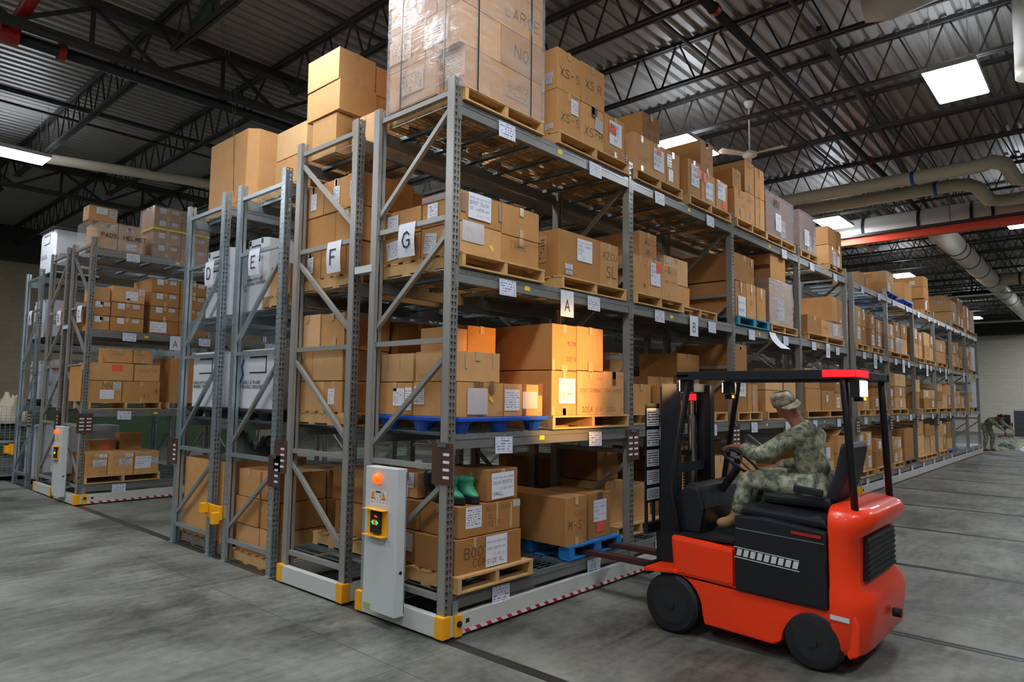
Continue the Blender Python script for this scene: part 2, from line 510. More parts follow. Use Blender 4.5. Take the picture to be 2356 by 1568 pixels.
# single-stroke lettering (4 x 6 cell)
GL = {
    'A': '0,0 2,6 4,0|.7,2 3.3,2', 'B': '0,0 0,6 3,6 3.8,5 3,3.3 0,3.2|3,3.3 4,2 3.4,0 0,0', 'C': '4,5 2.5,6 .8,5 0,3 .8,1 2.5,0 4,1',
    'D': '0,0 0,6 2.4,6 4,4 4,2 2.4,0 0,0', 'E': '4,6 0,6 0,0 4,0|0,3.1 3,3.1', 'F': '4,6 0,6 0,0|0,3.1 3,3.1',
    'G': '4,4.8 2.6,6 1,5.4 0,3 1,.6 2.6,0 4,1 4,2.8 2.4,2.8', 'H': '0,0 0,6|4,0 4,6|0,3 4,3', 'I': '2,0 2,6', 'J': '3.5,6 3.5,1 2,0 .5,1',
    'K': '0,0 0,6|4,6 0,2.6|1.3,3.6 4,0', 'L': '0,6 0,0 4,0', 'M': '0,0 .3,6 2,2 3.7,6 4,0', 'N': '0,0 0,6 4,0 4,6', 'O': '2,6 .6,5 0,3 .6,1 2,0 3.4,1 4,3 3.4,5 2,6',
    'P': '0,0 0,6 3,6 4,4.6 3,3 0,3', 'Q': '2,6 .6,5 0,3 .6,1 2,0 3.4,1 4,3 3.4,5 2,6|2.6,1.4 4.2,-.4', 'R': '0,0 0,6 3,6 4,4.6 3,3.2 0,3.2|2,3.2 4,0',
    'S': '4,5 2.6,6 .8,5.6 .4,4.2 2,3.1 3.6,2.2 3.6,.8 2,0 0,.8', 'T': '0,6 4,6|2,6 2,0', 'U': '0,6 .2,1.2 2,0 3.8,1.2 4,6', 'V': '0,6 2,0 4,6',
    'W': '0,6 1,0 2,4 3,0 4,6', 'X': '0,6 4,0|4,6 0,0', 'Y': '0,6 2,3 4,6|2,3 2,0', 'Z': '0,6 4,6 0,0 4,0',
    '0': '2,6 .6,5 .2,3 .6,1 2,0 3.4,1 3.8,3 3.4,5 2,6', '1': '1,5 2,6 2,0', '2': '.3,4.8 1.6,6 3.4,5.2 3.2,3.6 .2,0 4,0', '3': '.4,5.4 2,6 3.6,5 2.2,3.3 3.8,1.6 2.4,0 .2,.6',
    '4': '3,0 3,6 0,2 4,2', '5': '3.8,6 .6,6 .4,3.5 2.6,3.6 3.8,2 2.6,0 .3,.5', '6': '3.4,6 1,4 .4,1.6 2,0 3.6,1.4 2.6,3 .6,2.2', '7': '.2,6 4,6 1.6,0',
    '8': '2,3.2 .5,4.6 2,6 3.5,4.6 2,3.2 .3,1.4 2,0 3.7,1.4 2,3.2', '9': '3.6,4 2,2.8 .6,4.4 2,6 3.6,5 3.4,2 2.4,0', '-': '.6,3 3.4,3', '/': '0,0 4,6', '.': '2,0 2,.5', ',': '2,.5 1.5,-.8', ' ': '', ':': '2,1 2,1.5|2,4 2,4.5',
}

def write(mb, text, o, U, V, Nn, h, w=None, mi=0, jit=.25, sp=5.6, slant=0):
    """o = lower left point, U right, V up, Nn outward (unit vectors)"""
    o, U, V, Nn = Vector(o), Vector(U), Vector(V), Vector(Nn)
    k = h / 6.0
    w = w or h * .07
    cx = 0
    for ch in text.upper():
        dy = random.uniform(-jit, jit)
        for st in GL.get(ch, '').split('|'):
            pts = []
            for t in st.split():
                a, b = t.split(',')
                a = float(a) + random.uniform(-jit, jit) * .5
                b = float(b) + random.uniform(-jit, jit) * .5 + dy
                pts.append(o + U * ((cx + a + slant * b) * k) + V * (b * k) + Nn * .0012)
            for p, q in zip(pts, pts[1:]):
                d = (q - p)
                if d.length < 1e-6:
                    continue
                d.normalize()
                s_ = d.cross(Nn) * (w / 2)
                e = d * (w * .3)
                mb.face([p - s_ - e, q - s_ + e, q + s_ + e, p + s_ - e], mi)
        cx += sp if ch != ' ' else 3.6
    return cx * k
# ------------------------------------------------------------------ ceiling lights (they light the hall)
FX0, FX1, FY0, FY1 = -14.0, 46.0, -14.0, 23.0
CEIL = 7.0
def ceiling_light(x, y, z, label, along='x'):
    t = thing('ceiling_light', label, 'light', (x, y, z), 'high bay panel lights')
    a, b = (.6, .3) if along == 'x' else (.3, .6)
    MB().box(x - a, x + a, y - b, y + b, z + .012, z + .075).build('light_housing', 'rail', t, bevel=.004)
    MB().box(x - a + .015, x + a - .015, y - b + .015, y + b - .015, z, z + .0115).build('light_diffuser', 'lamp', t)
    MB().box(x - a * .8, x + a * .8, y - b * .55, y + b * .55, z + .0755, z + .085).build('uplight_slot', 'uplight', t)
    c = MB()
    for sx in (-a * .85, a * .85):
        for sy in (-b * .7, b * .7):
            c.path([(x + sx, y + sy, z + .07), (x + sx, y + sy, CEIL - .02)], .004, 5)
    c.build('hanging_chain', 'chrome', t)
LIGHTS = [
    (7.1, -2.21, 6.0, 'large white panel light hanging over the open aisle, biggest of them'),
    (6.98, 1.66, 6.0, 'white panel light glowing just above the top boxes of the front rack'),
    (15.9, -2.15, 5.9, 'white panel light by the wide duct past the orange beam'),
    (13.7, 1.3, 6.0, 'white panel light low behind the end box of the first top shelf'),
    (22.5, 1.65, 6.0, 'white panel light above the far rack by the large pale duct'),
    (-.62, 11.1, 6.0, 'white panel light over the left block of racks near the pale pipe'),
    (30.0, -2.2, 6.0, 'small panel light far down the open aisle'),
    (37.5, -2.2, 6.0, 'smallest panel light near the far block wall'),
    (-.75, -2.0, 6.0, 'panel light above the open floor before the corner rack'),
    (-.75, 2.0, 6.0, 'panel light above the open floor at the rack ends'),
    (-4.6, -2.0, 6.0, 'panel light over the open floor away from the rack ends, aisle side'),
    (-4.6, 5.2, 6.0, 'added fill panel light over the open floor facing the racks signed D and E'),  # fill lamp out of view, added to brighten the left racks
    (-.75, -6.1, 6.0, 'panel light over the far side of the aisle, before the first track'),
    (-8.6, 6.5, 6.0, 'added fill panel light farther out facing the racks signed D and E'),  # added farther out to lift the dim left racks
    (-8.6, 10.5, 6.0, 'added fill panel light farther out facing the racks signed A and B'),  # another unseen lamp added for the dim left racks
    (7.1, -6.1, 6.0, 'panel light over the far side of the aisle, beyond the big one'),
    (16.2, -6.1, 6.0, 'panel light over the far side of the aisle by the ducts'),
    (22.5, -6.1, 6.0, 'panel light over the far side of the aisle facing the far rack'),
    (31.0, -6.1, 6.0, 'panel light over the far side of the aisle near the far wall'),
    (-7.8, -6.1, 6.0, 'panel light over the open floor farthest from every rack'),
    (-4.6, 9.0, 6.0, 'added fill panel light over the open floor facing the racks signed A and B'),  # unseen lamp added to brighten the left block
    (7.0, 7.7, 6.0, 'added fill panel light over the side aisle hidden behind the corner rack'),  # added to light the rack across the side aisle, kept out of sight
    (7.0, 10.4, 6.0, 'added fill panel light above the racks signed B and C, hidden from the floor'),  # added out of sight as fill for the left racks and side wall
    (7.0, 13.2, 6.0, 'added fill panel light behind the last rack toward the side wall'),  # added out of sight to brighten the side wall
    (16.6, 5.9, 6.0, 'second added fill panel light over the side aisle behind the racks'),  # added out of sight as fill over the side aisle
    (42.5, -2.2, 5.9, 'added fill panel light close to the far block wall'),  # lamp added to brighten the far block wall
    (42.0, -6.1, 6.0, 'added fill panel light over the far side of the aisle, last one'),  # added as fill for the far wall
    (36.5, -6.1, 6.0, 'added fill panel light over the far side of the aisle, last but one'),  # another lamp added for the dark far wall
    (37.5, 1.65, 6.0, 'added fill panel light at the end wall beyond the last rack'),  # added fill near the far wall
]
for L_ in LIGHTS:
    ceiling_light(*L_)

# ------------------------------------------------------------------ room shell
def struct(mb, name, mats, **k):
    return tag(mb.build(name, mats, **k), kind='structure')
struct(MB().box(FX0, FX1, FY0, FY1, -.2, 0), 'floor', 'concrete')
dk = MB()
n = int((FY1 - FY0) / .19)
prof = []
for i in range(n):
    y = FY0 + i * .19
    prof += [(y, .0), (y + .085, .0), (y + .11, .055), (y + .165, .055)]
prof.append((FY1, 0))
vs = [(FX0, y, CEIL + .0 + z) for y, z in prof] + [(FX1, y, CEIL + z) for y, z in prof]
k_ = len(prof)
dk.poly(vs, [(i, i + 1, k_ + i + 1, k_ + i) for i in range(k_ - 1)])
dk.box(FX0, FX1, FY0, FY1, CEIL + .12, CEIL + .2)
struct(dk, 'ceiling', 'roofdeck')
struct(MB().box(FX1, FX1 + .2, FY0, FY1, 0, CEIL + .1), 'wall_east', 'wall')
struct(MB().box(FX1 - .12, FX1 - .001, FY0, FY1, 5.5, 5.75), 'trim_1', 'wallband')
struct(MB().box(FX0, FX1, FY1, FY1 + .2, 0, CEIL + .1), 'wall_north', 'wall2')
# rails of the mobile racks let into the floor
for i, x in enumerate([.03, 2.49, 4.97, 7.43, 9.84, 12.3, 14.8, 17.3, 19.8, 22.25, 24.7]):
    m = MB()
    for dx in (-.035, .035):
        m.box(x + dx - .010, x + dx + .010, FY0 + 1, 12.5, .0005, .003)
    m.box(x - .022, x + .022, FY0 + 1, 12.5, .0003, .0012)
    struct(m, 'trim_%d' % (i + 2), 'track')

# ------------------------------------------------------------------ roof steel
JX = [.085 + 1.775 * k for k in range(-7, 26)]
def joist_mesh(y0, y1):
    m = MB()
    zt, zb = CEIL - .005, 6.34
    for dx in (-.032, .032):
        m.bar((dx, y0, zt - .03), (dx, y1, zt - .03), .045, .05)
        m.bar((dx, y0 + .6, zb + .02), (dx, y1 - .6, zb + .02), .04, .04)
    n_ = max(2, round((y1 - y0 - 1.2) / .62))
    st = (y1 - y0 - 1.2) / n_
    yy = y0 + .6
    for i in range(n_):
        a, b, c = yy + i * st + .03, yy + (i + .5) * st, yy + (i + 1) * st - .03
        m.bar((0, a, zb + .02), (0, b - .03, zt - .04), .022, .022)
        m.bar((0, b + .03, zt - .04), (0, c, zb + .02), .022, .022)
    m.bar((0, y0, zt - .05), (0, y0 + .62, zb + .02), .03, .03)
    m.bar((0, y1, zt - .05), (0, y1 - .62, zb + .02), .03, .03)
    return m
spans = [(-13.8, -5.1), (-4.9, 6.28), (6.52, 14.5), (14.7, 22.9)]
for y0, y1 in spans:
    o = None
    for x in JX:
        if o is None:
            o = struct(joist_mesh(y0, y1), 'roof_joist', 'joist', org=(0, 0, 0))
            c = o
        else:
            c = o.copy(); COL.objects.link(c)
        c.location.x = x
for y in (-5.0, 6.4, 14.6):
    g = MB()
    g.box(FX0, FX1, y - .09, y + .09, 6.86, 6.98).box(FX0, FX1, y - .09, y + .09, 6.28, 6.36)
    x = FX0
    while x < FX1 - 1.8:
        g.bar((x, y, 6.34), (x + .887, y, 6.88), .05, .05)
        g.bar((x + .887, y, 6.88), (x + 1.775, y, 6.34), .05, .05)
        g.box(x + .86, x + .91, y - .025, y + .025, 6.34, 6.88)
        x += 1.775
    struct(g, 'roof_girder', 'joist')
g = MB().box(FX1 - .5, FX1 - .2, FY0, FY1, 5.78, 6.98)
struct(g, 'roof_girder', 'joist')
g = MB().box(FX0, FX1, FY1 - .5, FY1 - .2, 5.9, 6.98)
struct(g, 'roof_girder', 'joist')
# bridging between the joists
for y, z in ((.35, 6.38), (-.7, 6.9), (3.4, 6.42), (9.6, 6.4), (11.9, 6.4), (-3.6, 6.4)):
    struct(MB().bar((FX0, y, z), (FX1, y, z), .035, .035), 'roof_bridging', 'joist')
tag(MB().bar((.56, 6.35, 6.98), (.30, 5.0, 6.9), .12, .12).build('roof_brace', 'greenp'), kind='structure')
struct(MB().bar((6.2, -.75, 6.93), (20.2, -.1, 6.4), .07, .07), 'roof_bridging', 'joist')

# ------------------------------------------------------------------ services under the roof
def pipe(name, label, cat, pts, r, m, n=12, bands=None, bm_='dark'):
    o = tag(MB().path(pts, r, n).build(name, m, org=pts[0], smooth=True), label, cat)
    if bands:
        for p, d in bands:
            p, d = Vector(p), Vector(d)
            MB().path([p - d * .03, p + d * .03], r * 1.06, n).build('pipe_clamp', bm_, o)
    return o
o = pipe('sprinkler_pipe', 'dark sprinkler main running the length of the front rack under the roof', 'pipe', [(-8, -.3, 6.36), (45, -.2, 6.3)], .06, 'dark')
for x in (3.9, 10.6):
    MB().path([(x - .04, -.28, 6.35), (x + .04, -.28, 6.35)], .075, 12).build('pipe_coupling', 'red', o)
o = pipe('sprinkler_pipe', 'dark sprinkler pipe with red valve fittings above the left racks', 'pipe', [(-1.5, 6.75, 6.28), (30, 6.75, 6.28)], .075, 'dark')
MB().path([(-1.62, 6.75, 6.28), (-1.42, 6.75, 6.28)], .11, 12).path([(-1.5, 6.75, 6.2), (-1.5, 6.75, 6.45)], .09, 12).build('pipe_coupling', 'red', o)
MB().path([(-.98, 6.75, 6.28), (-.9, 6.75, 6.28)], .12, 12).build('pipe_coupling', 'red', o)
pipe('riser_pipe', 'red standpipe slanting up to the roof at the upper corner', 'pipe', [(-1.5, 6.72, 6.32), (-1.32, 5.55, 6.95)], .08, 'red')
pipe('sprinkler_pipe', 'thin dark branch pipe crossing above the left racks', 'pipe', [(-6, 9.3, 6.5), (30, 9.0, 6.5)], .04, 'dark')
pipe('insulated_pipe', 'long cream insulated pipe beside the light over the left racks', 'pipe', [(-3.4, 12.9, 6.28), (-.57, 12.03, 6.28), (2.77, 10.99, 6.28), (6, 9.9, 6.28)], .1, 'pvc')
pipe('insulated_pipe', 'upper cream insulated pipe with elbow and blue band', 'pipe',
     [(11.1, 8, 6.0), (11.1, -1.95, 6.0), (11.15, -2.15, 6.05), (11.4, -2.3, 6.05), (12.6, -2.35, 6.05), (12.8, -2.5, 6.05), (12.8, -7, 6.05)], .125, 'pvc', bands=[((11.1, -.9, 6.0), (0, 1, 0))], bm_='blue')
pipe('insulated_pipe', 'lower cream insulated pipe with elbow and blue band', 'pipe',
     [(12.1, 8, 6.0), (12.1, -1.4, 6.0), (12.2, -1.62, 6.0), (12.5, -1.75, 5.98), (13.5, -1.8, 5.95), (13.7, -2.0, 5.95), (13.7, -7, 5.95)], .125, 'pvc', bands=[((12.1, -1.1, 6.0), (0, 1, 0))], bm_='blue')
pipe('cross_duct', 'wide pale round duct crossing over the aisle behind the orange beam', 'duct', [(14.9, 9, 6.02), (14.9, -13.8, 6.02)], .29, 'duct', 20,
     bands=[((14.9, y, 6.02), (0, 1, 0)) for y in (.9, -.3, -1.35, -1.75)])
pipe('main_duct', 'long white round duct running away toward the far wall', 'duct', [(15.3, -.48, 6.0), (45.9, -.48, 6.0)], .27, 'duct', 20,
     bands=[((x, -.48, 6.0), (1, 0, 0)) for x in (18.2, 18.9, 20.6, 22.6, 25.0, 26.6, 28.6, 30.6)])
pipe('branch_duct', 'shorter white duct branching off the long duct to the aisle side', 'duct', [(25.2, -.77, 6.0), (25.2, -8.8, 6.0)], .22, 'duct', 18, bands=[((25.2, -1.3, 6.0), (0, 1, 0))])
pipe('branch_duct', 'farther white duct branching off the long duct', 'duct', [(32.0, -.77, 6.0), (32.0, -8.8, 6.0)], .22, 'duct', 18, bands=[((32, -1.1, 6.0), (0, 1, 0))])
pipe('supply_duct', 'rounded white duct end hanging at the roof near the camera side', 'duct', [(4.55, -1.72, 6.05), (4.6, -1.95, 6.1), (4.8, -2.5, 6.3), (4.9, -6, 6.4)], [.12, .2, .22, .22], 'duct', 18)
pipe('supply_duct', 'cream duct dropping at the upper corner by the big light', 'duct', [(7.2, -3.05, 5.9), (7.2, -3.05, 6.95)], .22, 'duct', 18)
pipe('conduit', 'thin pale conduit crossing high behind the far rack', 'conduit', [(26.5, 3, 5.7), (26.5, -8, 5.7)], .035, 'duct', 8)
pipe('conduit', 'thin pale conduit crossing highest above the farthest bays', 'conduit', [(36, 3, 5.6), (36, -8, 5.6)], .04, 'duct', 8)
cr = thing('overhead_crane_beam', 'orange red overhead beam with dark rail on top crossing the aisle', 'beam', (14.2, 0, 5.6))
MB().box(14.15, 14.3, -8.9, 5, 5.52, 5.60).box(14.2, 14.25, -8.9, 5, 5.6, 5.7).build('lower_flange', 'crane', cr)
MB().box(14.13, 14.32, -8.9, 5, 5.70, 5.76).build('conductor_rail', 'dark', cr)
h = MB()
for y in (-5, -1.0, 3):
    h.path([(14.22, y, 5.76), (14.22, y, 6.98)], .012, 6)
h.build('hanger_rod', 'chrome', cr)
def fan(x, y, label, r=.62, col='duct'):
    t = thing('ceiling_fan', label, 'fan', (x, y, 6.0), 'ceiling fans')
    MB().path([(x, y, 6.98), (x, y, 6.9)], [.09, .06], 14).path([(x, y, 6.9), (x, y, 6.08)], .014, 8).build('down_rod', col, t)
    MB().loft([((x, y, 6.0 + dz), q, q, (1, 0, 0), (0, 1, 0)) for dz, q in ((-.03, .05), (0, .12), (.06, .13), (.1, .05))], n=18).build('motor', col, t, smooth=True)
    for k in range(3):
        a = 2 * PI * k / 3 + .5
        d = Vector((math.cos(a), math.sin(a), 0)); s = Vector((-d.y, d.x, 0))
        o = Vector((x, y, 6.03))
        m = MB()
        for i in range(4):
            p, q = o + d * (.12 + (r - .12) * i / 4), o + d * (.12 + (r - .12) * (i + 1) / 4)
            wv = .05 + .012 * i; wq = .05 + .012 * (i + 1)
            up = Vector((0, 0, .008)); tl = Vector((0, 0, .012))
            P = [p - s * wv - tl, p + s * wv + tl, q + s * wq + tl, q - s * wq - tl]
            m.poly(P + [v + up for v in P], [(3, 2, 1, 0), (4, 5, 6, 7), (0, 1, 5, 4), (1, 2, 6, 5), (2, 3, 7, 6), (3, 0, 4, 7)])
        m.build('fan_blade', col, t)
fan(8.0, 1.0, 'white ceiling fan just above the boxes of the second bay')
fan(17.3, 1.3, 'small white ceiling fan over the far rack beyond the ducts')
t = thing('destratification_fan', 'large dark drum fan hanging far down near the wall', 'fan', (28.8, .55, 5.9))
MB().loft([((28.8, .55, 5.9 + dz), q, q, (1, 0, 0), (0, 1, 0)) for dz, q in ((0, .62), (.02, .7), (.2, .7), (.22, .62))], n=28).build('fan_shroud', 'black', t)
MB().path([(28.8, .55, 6.1), (28.8, .55, 6.98)], .03, 8).build('hanger_rod', 'dark', t)
tag(MB().path([(.15, 3.85, 3.99), (.12, 3.9, 5.0), (-.05, 4.3, 6.98)], .003, 5).build('hanging_cable', 'chrome'), 'thin pale cable hanging before the giant carton on the fourth rack', 'cable')
tag(MB().path([(.02, 3.60, 3.99), (.12, 3.86, 5.2), (-.04, 4.28, 6.98)], .003, 5).build('hanging_cable', 'chrome'), 'second thin cable hanging beside the first before the giant carton', 'cable')

# ------------------------------------------------------------------ pallet racks
GH = [.28, 1.21, 2.155, 3.09, 4.06]
EH = [.21, 1.095, 2.158, 3.225, 3.845]
_dk = {}
def post_into(m, x, y0, y1, z0, z1, web_first, mi_web, mi_side, side_uv):
    """C-section column: perforated web on the outer face and two side flanges"""
    X1 = x + .076; th = .003
    yw = y0 if web_first else y1 - th
    for yy in (yw, yw + th):
        m.face([(x, yy, z0), (X1, yy, z0), (X1, yy, z1), (x, yy, z1)], mi_web, [(0, z0), (.076, z0), (.076, z1), (0, z1)])
    for xx in (x, x + th, X1 - th, X1):
        m.face([(xx, y0, z0), (xx, y1, z0), (xx, y1, z1), (xx, y0, z1)], mi_side, [(0, z0), (.076, z0), (.076, z1), (0, z1)] if side_uv else None)
    # returned lips, widened to keep light out of the post
    yl = y1 - .002 if web_first else y0 + .002
    m.box(x, x + .031, yl - .0015, yl + .0015, z0, z1, mi_side)
    m.box(X1 - .031, X1, yl - .0015, yl + .0015, z0, z1, mi_side)

def deck_objects(parent, x0, x1, y0, y1, z, solid=False):
    key = (round(x1 - x0, 3), round(y1 - y0, 3), solid)
    if key not in _dk:
        m = MB()
        W, D = x1 - x0, y1 - y0
        if solid:
            m.box(0, W, 0, D, 0, .012)
            s = MB().box(0, .01, 0, D, -.01, 0)
        else:
            nx = int(W / .105); ny = int(D / .052)
            for i in range(nx + 1):
                xx = min(W - .003, i * W / nx)
                m.box(xx, xx + .0045, -.006, D, .004, .0085)
                m.box(xx, xx + .0045, -.0105, -.006, -.035, .0085)
            for j in range(ny + 1):
                yy = min(D - .003, j * D / ny)
                m.box(0, W, yy, yy + .0045, 0, .004)
            m.box(0, W, -.0145, -.0105, -.037, -.033)
            s = MB()
            for i in range(6):
                xx = W * (i + .5) / 6
                s.box(xx - .024, xx + .024, .03, D - .03, -.006, -.0005)
                s.box(xx - .026, xx - .022, .03, D - .03, -.03, -.0005)
                s.box(xx + .022, xx + .026, .03, D - .03, -.03, -.0005)
        _dk[key] = (m, s, None, None)
        ox = (0, 0, 0)
        a = m.build('wire_deck' if not solid else 'steel_deck', 'wire', org=ox)
        b = s.build('deck_support', 'wire', org=ox)
        _dk[key] = (a.data, b.data)
        bpy.data.objects.remove(a); bpy.data.objects.remove(b)
    da, db = _dk[key]
    o = bpy.data.objects.new('wire_deck' if not solid else 'steel_deck', da)
    COL.objects.link(o); o.parent = parent
    o.location = Vector((x0, y0, z)) - ORG[parent.name]
    c = bpy.data.objects.new('deck_support', db)
    COL.objects.link(c); c.parent = o

def rack(label, X, y0, style, H, levels, zb, zt, near_high, decks, group='pallet racks', carriage=False, solid_last=0, cards=False, front=True):
    """X: left edges of the columns; y0..y0+1 depth"""
    t = thing('pallet_rack', label, 'rack', (X[0], y0, 0), group)
    y1 = y0 + 1.0
    galv = style == 'galv'
    mats = ['galv', 'galv_hole', 'galv_dot'] if galv else ['taupe', 'taupe_hole', 'taupe']
    for x in X:
        m = MB()
        xc = x + .038
        ya, yb = y0 + .08, y1 - .08
        for h in (H[:-1] if galv else H):
            m.box(xc - .02, xc + .02, ya, yb, h - .02, h + .02)
        for i, h in enumerate(H[:-1]):
            h2 = H[i + 1]
            if galv and i == 3:
                continue
            a, b = (h2 - .10, h + .12)
            if near_high:
                m.bar((xc, ya - .03, a), (xc, yb + .03, b), .036, .036, up=(1, 0, 0))
            else:
                m.bar((xc, yb + .03, a), (xc, ya - .03, b), .036, .036, up=(1, 0, 0))
        fr = m.build('upright_frame', mats[0], t)
        if galv:
            MB().box(xc - .02, xc + .02, ya, yb, H[-1] - .02, H[-1] + .02).build('top_brace', mats[0], fr)
        for k, (p, q) in enumerate(((y0, y0 + .08), (y1 - .08, y1))):
            m = MB()
            post_into(m, x, p, q, zb, zt, k == 0, 1, 2 if galv else 0, galv)
            m.build('post', mats, fr)
            MB().box(x - .02, x + .096, p - .01, q + .01, zb - .008 if zb > .01 else .0, zb + .004).build('foot_plate', mats[0], fr)
    bl = 'beam' if not galv else 'galv'
    for i in range(len(X) - 1):
        xa, xb = X[i] + .076, X[i + 1]
        for z in levels:
            for k, yy in enumerate((y0 + .002, y1 - .05)):
                m = MB()
                m.box(xa, xb, yy, yy + .048, z - .105, z - .028)
                m.box(xa, xb, yy + (.0 if k == 0 else .014), yy + (.034 if k == 0 else .048), z - .0285, z)
                for q in (xa, xb - .005):
                    m.box(q, q + .005, yy - .004, yy + .05, z - .15, z + .02)
                yf = yy - .006 if k == 0 else yy + .048
                m.box(xa - .036, xa, yf, yf + .005, z - .15, z + .02)
                m.box(xb, xb + .036, yf, yf + .005, z - .15, z + .02)
                m.build('beam', bl, t)
            if i in decks:
                deck_objects(t, xa + .004, xb - .004, y0 + .012, y1 - .004, z, solid=(solid_last and i >= len(X) - 1 - solid_last and z == levels[0]))
        if cards:
            for z in levels:
                for dx in (.5, 1.74):
                    if random.random() < .12 and i > 1:
                        continue
                    a = X[i] + dx + random.uniform(-.02, .02); zz = z - .02 + random.uniform(-.01, .01)
                    s = random.uniform(-.006, .006)
                    m = MB()
                    P = [(a, y0 - .014, zz - .13), (a + .2, y0 - .014, zz - .13 + s), (a + .2, y0 - .010, zz + s), (a, y0 - .010, zz)]
                    m.face(P, 0, [(0, 0), (1, 0), (1, 1), (0, 1)])
                    m.poly([(p[0], p[1] + .0015, p[2]) for p in P] + [(p[0], p[1] + .0002, p[2]) for p in P], [(0, 3, 2, 1), (0, 1, 5, 4), (1, 2, 6, 5), (2, 3, 7, 6), (3, 0, 4, 7)])
                    m.build('location_card', 'card_label', t)
                a = X[i] + {levels[0]: 1.9, levels[1]: 1.05, levels[2]: .84, levels[-1]: 1.27}[z]
                MB().box(a, a + .065, y0 - .0012, y0 + .001, z - .075, z - .035).build('yellow_sticker', 'yellow', t)
    if carriage:
        xe = X[-1] + .12
        xs = X[0] - .03
        m = MB()
        m.box(xs + .06, xe - .06, y0 - .02, y0 + .03, .02, .165).box(xs + .06, xe - .06, y1 - .03, y1 + .02, .02, .165)
        m.box(xs, xs + .06, y0 + .02, y1 - .02, .02, .165).box(xe - .06, xe, y0 + .02, y1 - .02, .02, .165)
        m.build('base_rail', 'rail', t, bevel=.004)
        m = MB()
        for i, x in enumerate(X):
            m.box(x - .0, x + .09, y0 + .03, y1 - .03, .03, .12)
        m.build('cross_member', 'rail', t)
        if front:
            MB().box(xs + .16, xe - .16, y0 - .0215, y0 - .0202, .022, .05).build('hazard_tape', 'hazard', t)
        for (x, sx) in ((xs, 1), (xe - .07, -1)):
            for (yy, sy) in ((y0 - .025, 1), (y1 + .025 - .09, -1)):
                m = MB()
                m.prism([(x - .004, yy + .0), (x + .075, yy), (x + .075, yy + .09), (x - .004, yy + .09)], 2, .018, .172)
                m.build('corner_bumper', 'bumper', t, bevel=.006)
        for i in range(1, len(X)):
            MB().box(X[i] - .006, X[i] + .012, y0 - .0225, y0 - .0195, .03, .16).build('rail_joint', 'rail', t)
        if not front:
            return t
        m = MB().box(xs + .10, xs + .17, y0 - .047, y0 - .026, .02, .17)
        sb = m.build('sensor_box', 'bumper', t, bevel=.004)
        MB().path([(xs + .135, y0 - .047, .11), (xs + .135, y0 - .058, .11)], .022, 18).path([(xs + .135, y0 - .058, .11), (xs + .135, y0 - .066, .11)], .012, 14).build('sensor_button', 'black', sb)
        MB().box(xs + .095, xs + .145, y0 - .024, y0 - .018, .16, .27).build('bolted_bracket', 'galv', t)
        MB().box(xs + .23, xs + .265, y0 - .0215, y0 - .0195, .09, .12).build('rail_opening', 'black', t)
    return t

def lv(a): return [.305, 1.455, 2.70, 3.995] if a == 'g' else [1.45, 2.60, 3.85]
GX1 = [0, 2.457, 4.914, 7.371, 9.828]
GX2 = [10.278 + 2.479 * k for k in range(7)]
R_G = rack('grey front pallet rack with frame sign G at the corner nearest the forklift', GX1, 0, 'taupe', GH, lv('g'), .15, 4.17, True, (0, 1, 2, 3), carriage=True, cards=True)
R_G2 = rack('grey pallet rack continuing beyond the forklift toward the far wall', GX2, 0, 'taupe', GH, lv('g'), .15, 4.17, True, range(6), carriage=True, cards=True, solid_last=2)
R_F = rack('grey pallet rack with frame sign F, back to back with the corner rack', GX1, 1.23, 'taupe', GH, lv('g'), .15, 4.17, False, (0, 1, 2, 3), carriage=True, front=False)
R_F2 = rack('grey pallet rack hidden behind the far part of the front row', GX2, 1.23, 'taupe', GH, lv('g'), .15, 4.17, False, (), carriage=True, front=False)
R_E = rack('galvanised pallet rack with frame sign E standing on the floor', GX1[:3], 2.4376, 'galv', EH, lv('e'), .0, 3.998, True, (0, 1))
R_D = rack('galvanised pallet rack with frame sign D beside the side aisle', GX1[:3], 3.74, 'galv', EH, lv('e'), .0, 3.998, True, (0, 1))
R_C = rack('grey pallet rack with frame sign C across the side aisle', GX1[:4], 8.26, 'taupe', GH, lv('g'), .15, 4.17, False, (0, 1, 2), carriage=True, cards=True)
R_B = rack('grey pallet rack with frame sign B behind the one signed C', GX1[:3], 9.49, 'taupe', GH, lv('g'), .15, 4.17, True, (0,), carriage=True, front=False)
R_A = rack('galvanised pallet rack with frame sign A, last before the wall', GX1[:3], 11.12, 'galv', EH, lv('e'), .0, 3.998, True, (0, 1))
for t_, y in ((R_G, 1.0), (R_C, 9.26)):
    for z in (2.8,):
        MB().box(-.012, .07, y - .03, y + .20, z - .03, z + .03).build('tie_bracket', 'panel', t_)
# yellow photo-sensor brackets between the galvanised frames
t = thing('sensor_bracket', 'yellow sensor bracket bolted between the frames signed D and E', 'bracket', (-.03, 3.6, .45), 'yellow sensor brackets')
MB().box(-.03, -.002, 3.45, 3.80, .41, .55).build('bracket_plate', 'bumper', t, bevel=.004)
MB().box(-.10, -.03, 3.72, 3.80, .46, .56).build('sensor_head', 'bumper', t, bevel=.006)
MB().box(-.10, -.03, 3.45, 3.52, .37, .49).build('sensor_head', 'bumper', t, bevel=.006)
t = thing('sensor_bracket', 'yellow sensor bracket on the outer post of the rack signed A', 'bracket', (-.03, 12.2, .6), 'yellow sensor brackets')
MB().box(-.03, -.002, 12.12, 12.34, .52, .72).build('bracket_plate', 'bumper', t, bevel=.004)
MB().box(-.10, -.03, 12.28, 12.42, .54, .68).build('sensor_head', 'bumper', t, bevel=.006)

